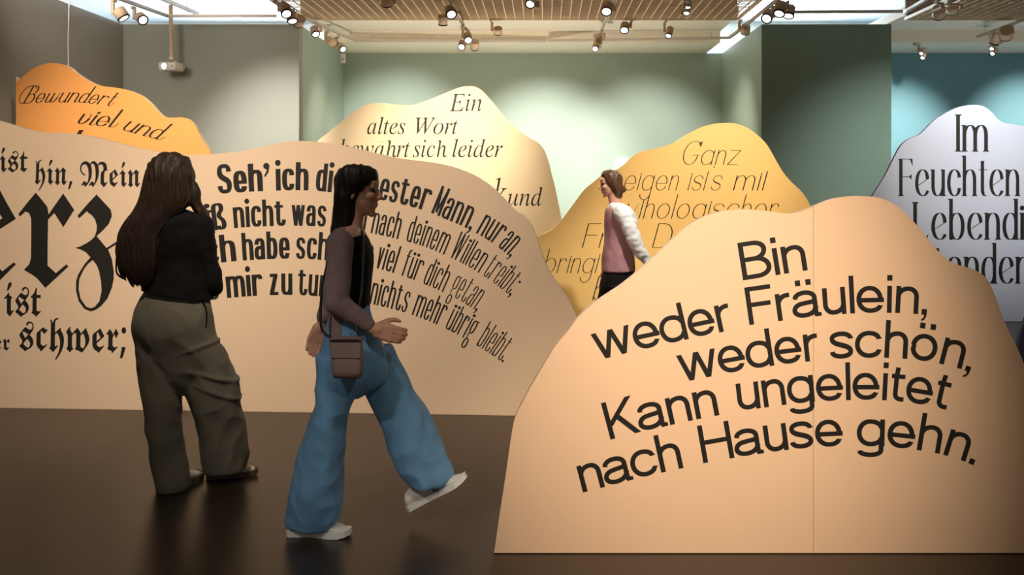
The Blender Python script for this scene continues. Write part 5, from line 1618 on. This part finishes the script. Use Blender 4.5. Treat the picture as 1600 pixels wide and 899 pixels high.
# ---- the woman who strides to the right in wide jeans
Y2 = 4.42
g = empty('person', (W(520, 820, Y2).x, Y2, 0), 'person in wide blue jeans, mauve cardigan and white trainers striding to the right', 'person', None)
S = Sculpt()
hc = W3(558, 299, Y2, 0)
P = head(S, hc, (1, -.08, -.04))
S.chain([W3(552, 320, Y2), W3(547, 362, Y2)], [.052, .055])
S.loft(rows(Y2, [(352, 532, 562, 0, .07), (368, 526, 570, 0, .14), (400, 522, 578, 0, .145), (440, 524, 574, 0, .125), (475, 522, 572, 0, .12), (510, 518, 578, 0, .15), (545, 516, 588, 0, .155), (570, 516, 590, 0, .14)]))
S.chain([W3(545, 376, Y2, -.15), W3(540, 462, Y2, -.20), W3(592, 504, Y2, -.17)], [.044, .036, .023])
hand(S, W3(596, 506, Y2, -.17), (1, .15, -.30), (0, -1, .1), (.3, 0, 1), .45)
S.chain([W3(545, 376, Y2, .15), W3(512, 452, Y2, .20), W3(490, 512, Y2, .17)], [.044, .036, .023])
hand(S, W3(488, 518, Y2, .17), (-.35, -.1, -1), (-.3, 1, .1), (1, .2, -.3), .5)
S.chain([W3(545, 550, Y2, -.085), W3(524, 660, Y2, -.08), W3(488, 800, Y2, -.04)], [.085, .058, .042])
S.chain([W3(565, 550, Y2, .085), W3(622, 648, Y2, .09), W3(655, 752, Y2, .07)], [.085, .058, .042])
S.build('body', M_SKIN, g, 0.0055, 3)
eyes(P, g)
# black tank under the cardigan
S = Sculpt()
S.loft(rows(Y2, [(362, 540, 562, 0, .10), (372, 532, 574, 0, .135), (400, 526, 583, 0, .152), (440, 528, 580, 0, .135), (478, 526, 577, 0, .128), (500, 524, 580, 0, .14)]))
S.build('tank_top', M_KNIT, g, 0.007, 3)
# cardigan: back, shoulders and sleeves
S = Sculpt()
S.loft(rows(Y2, [(354, 533, 552, 0, .085), (364, 523, 560, 0, .150), (382, 517, 566, 0, .166), (405, 515, 568, 0, .168), (440, 517, 564, 0, .150), (475, 517, 563, 0, .146), (505, 516, 565, 0, .168), (528, 514, 566, 0, .178), (536, 514, 565, 0, .178)]))
S.chain([W3(544, 378, Y2, -.155), W3(543, 425, Y2, -.18), W3(540, 464, Y2, -.205), W3(584, 498, Y2, -.175)], [.062, .054, .050, .038])
S.chain([W3(544, 378, Y2, .155), W3(530, 420, Y2, .18), W3(512, 452, Y2, .205), W3(493, 503, Y2, .175)], [.062, .054, .050, .038])
S.build('cardigan', M_CARDI, g, 0.007, 3, lambda v: crease(v, 9, 9, 5, .011, 5))
# jeans
S = Sculpt()
S.loft(rows(Y2, [(478, 520, 574, 0, .125), (500, 515, 580, 0, .150), (530, 508, 592, 0, .172), (560, 504, 604, 0, .178), (585, 508, 606, 0, .155), (602, 524, 590, 0, .11), (616, 542, 572, 0, .06)]))
S.loft(rows(Y2, [(550, 503, 580, -.085, .105), (585, 502, 570, -.085, .105), (615, 499, 556, -.085, .105), (650, 491, 546, -.085, .105), (700, 476, 543, -.08, .11), (750, 464, 541, -.07, .12), (790, 457, 537, -.055, .125), (806, 453, 532, -.045, .124), (815, 454, 530, -.04, .122)]))
S.loft(rows(Y2, [(545, 540, 606, .085, .105), (580, 548, 624, .085, .105), (612, 558, 642, .09, .105), (645, 574, 660, .09, .105), (680, 592, 676, .088, .108), (715, 608, 692, .08, .115), (742, 618, 702, .072, .12), (758, 627, 700, .07, .118), (767, 634, 690, .07, .11)]))


def fold2(v):
    return crease(v, 7, 7, 3.0, .018, 11) + .008 * (1 - abs(noise.noise(Vector((v.x * 8 + v.z * 4, v.y * 8, v.z * 6 - v.x * 4))) * 2.2))


S.build('jeans', M_JEANS, g, 0.0065, 14, fold2)
# trainers
hb = ground(452, 834); hb.y = Y2 - .07; tb = Vector((W(549, 830, hb.y).x, hb.y - .02, 0)); 
hb = Vector((W(452, 830, hb.y).x, hb.y, 0))
shoe(g, hb, tb, M_SHOE1, M_SOLE2, stripes=True)
ha = W3(638, 806, Y2, .07); ta = W3(729, 756, Y2, .05)
shoe(g, ha, ta, M_SHOE1, M_SOLE2, stripes=True)
# hair
S = Sculpt()
S.loft(rows(Y2, [(257, 546, 566, 0, .03), (261, 535, 580, 0, .078), (269, 527, 590, 0, .098), (284, 523, 590, 0, .104), (296, 523, 578, 0, .098), (306, 522, 567, 0, .098), (320, 522, 562, 0, .092), (340, 520, 560, 0, .085), (358, 517, 553, -.005, .078), (372, 519, 546, -.01, .06)]))
S.build('hair', M_HAIR2, g, 0.006, 2, lambda v: crease(v, 26, 26, 5, .005, 8) + .002 * math.sin(v.x * 200 + 3 * math.sin(v.z * 12)))
# shoulder bag on her near hip
Yb = Y2 - .245
b0 = W(543, 590, Yb)
rt = empty('shoulder_bag', b0, 'small mauve shoulder bag hanging at the hip of the striding person', 'bag')
bm = bmesh.new()
w0, hh = .066, .165
prof = [(0.0, .86, .026), (.03, .97, .034), (.08, 1.0, .036), (.12, .97, .030), (hh, .92, .018)]
rings = []
for z, kx, ky in prof:
    ring = []
    for i in range(24):
        a = 2 * PI * i / 24
        ring.append(bm.verts.new((math.copysign(abs(math.cos(a)) ** .4, math.cos(a)) * w0 * kx, math.copysign(abs(math.sin(a)) ** .6, math.sin(a)) * ky, z)))
    rings.append(ring)
for a, b in zip(rings[:-1], rings[1:]):
    for i in range(24): bm.faces.new((a[i], a[(i + 1) % 24], b[(i + 1) % 24], b[i]))
bm.faces.new(rings[0][::-1]); bm.faces.new(rings[-1])
from_bm('bag_body', bm, M_BAG, rt, True)
bm = bmesh.new()
add_box(bm, (-.063, -.040, .085), (.063, -.033, .168)); bevel_all(bm, .003, 1)
add_box(bm, (-.063, -.040, .162), (.063, .018, .170))
from_bm('flap', bm, M_BAG, rt)
bm = bmesh.new(); add_box(bm, (-.064, -.042, .154), (.064, -.038, .162)); from_bm('zip', bm, M_DARK, rt)
bm = bmesh.new()
sp = catmull([Vector((-.060, 0, .160)), W3(519, 500, Y2, -.215) - b0, W3(520, 440, Y2, -.20) - b0, W3(534, 385, Y2, -.19) - b0, W3(548, 360, Y2, -.08) - b0 + Vector((0, 0, .01)), W3(560, 356, Y2, .03) - b0], 8)
sp2 = catmull([Vector((.060, 0, .160)), W3(570, 500, Y2, -.20) - b0, W3(576, 450, Y2, -.175) - b0, W3(577, 400, Y2, -.15) - b0, W3(570, 366, Y2, -.05) - b0, W3(560, 356, Y2, .03) - b0], 8)
for q_ in (sp, sp2):
    for a, b in zip(q_[:-1], q_[1:]): add_cyl(bm, a, b, .006, n=8)
from_bm('strap', bm, M_DARK, rt)

# ---- the passer-by in white sleeves between the boards
Y3 = 8.6
g = empty('person', (W(960, 560, Y3).x, Y3, 0), 'person with white sleeves and pink vest walking left before the golden yellow panel', 'person', None)
S = Sculpt()
hc = W3(955, 288, Y3, 0)
P = head(S, hc, (-1, -.15, -.10), .98)
S.chain([W3(958, 300, Y3), W3(962, 322, Y3)], [.05, .055])
S.loft(rows(Y3, [(318, 952, 972, 0, .07), (326, 947, 980, 0, .145), (345, 946, 984, 0, .15), (370, 948, 984, 0, .13), (395, 946, 986, 0, .13), (420, 949, 984, 0, .12), (435, 951, 984, 0, .11)]))
S.chain([W3(968, 330, Y3, -.15), W3(987, 372, Y3, -.19), W3(1008, 405, Y3, -.17)], [.044, .036, .023])
hand(S, W3(1011, 409, Y3, -.17), (.75, 0, -.7), (0, -1, .1), (-.6, 0, -.6), .5)
S.chain([W3(962, 330, Y3, .15), W3(964, 378, Y3, .19), W3(956, 418, Y3, .17)], [.044, .036, .023])
hand(S, W3(955, 422, Y3, .17), (-.3, 0, -.9), (0, 1, .1), (-1, 0, 0), .5)
S.chain([W3(968, 440, Y3, -.08), W3(980, 492, Y3, -.085), W3(1006, 545, Y3, -.085)], [.065, .05, .038])
S.chain([W3(962, 440, Y3, .08), W3(944, 492, Y3, .085), W3(926, 548, Y3, .085)], [.065, .05, .038])
S.build('body', M_SKIN, g, 0.0055, 3)
eyes(P, g)
S = Sculpt()
S.loft(rows(Y3, [(321, 953, 974, 0, .09), (328, 946, 984, 0, .150), (345, 944, 989, 0, .166), (372, 944, 988, 0, .150), (400, 941, 990, 0, .156), (418, 940, 993, 0, .170), (424, 940, 993, 0, .170)]))
S.build('vest', M_PINK, g, 0.007, 3, lambda v: crease(v, 9, 9, 6, .009, 5))
S = Sculpt()
S.loft(rows(Y3, [(316, 955, 968, 0, .075), (320, 950, 978, 0, .13), (327, 950, 988, .0, .172), (336, 955, 993, -.02, .165), (350, 964, 996, -.05, .14), (360, 970, 994, -.07, .11)]))
S.chain([W3(968, 331, Y3, -.150), W3(979, 350, Y3, -.18), W3(988, 372, Y3, -.195), W3(997, 390, Y3, -.185), W3(1010, 408, Y3, -.17)], [.068, .064, .062, .058, .042])
S.chain([W3(963, 331, Y3, .150), W3(964, 352, Y3, .18), W3(964, 378, Y3, .19), W3(956, 416, Y3, .17)], [.066, .058, .054, .040])
S.build('shirt_sleeves', M_WSHIRT, g, 0.007, 3, lambda v: crease(v, 9, 9, 14, .012, 9))
S = Sculpt()
S.loft(rows(Y3, [(412, 945, 990, 0, .14), (425, 942, 992, 0, .158), (440, 938, 993, 0, .165), (455, 936, 994, 0, .15), (465, 938, 990, 0, .11)]))
S.loft(rows(Y3, [(445, 945, 992, -.085, .10), (470, 955, 994, -.085, .095), (500, 966, 1000, -.085, .085), (535, 986, 1014, -.085, .08), (550, 994, 1020, -.085, .085)]))
S.loft(rows(Y3, [(445, 938, 985, .085, .10), (470, 934, 975, .085, .095), (500, 926, 960, .085, .085), (535, 914, 944, .085, .08), (556, 910, 940, .085, .085)]))
S.build('trousers', M_BTROUS, g, 0.008, 3, lambda v: crease(v, 8, 8, 4, .008, 2))
h2 = Vector((W(930, 560, Y3).x, Y3 + .085, 0)); shoe(g, h2, h2 + Vector((-.25, -.02, 0)), M_DARK, M_SOLE2)
h3 = Vector((W(1014, 560, Y3).x, Y3 - .085, .06)); shoe(g, h3, h3 + Vector((-.235, -.02, -.058)), M_DARK, M_SOLE2)
S = Sculpt()
S.loft(rows(Y3, [(265.5, 948, 958, .0, .03), (268, 943, 965, 0, .065), (274, 939, 971, 0, .085), (284, 943, 973, 0, .09), (294, 950, 974, 0, .088), (302, 956, 973, 0, .075), (309, 960, 971, 0, .05)]))
S.ell(W3(971, 296, Y3, 0), (.035, .035, .035))
S.build('hair', M_HAIR3, g, 0.006, 2, lambda v: crease(v, 34, 34, 10, .008, 2))
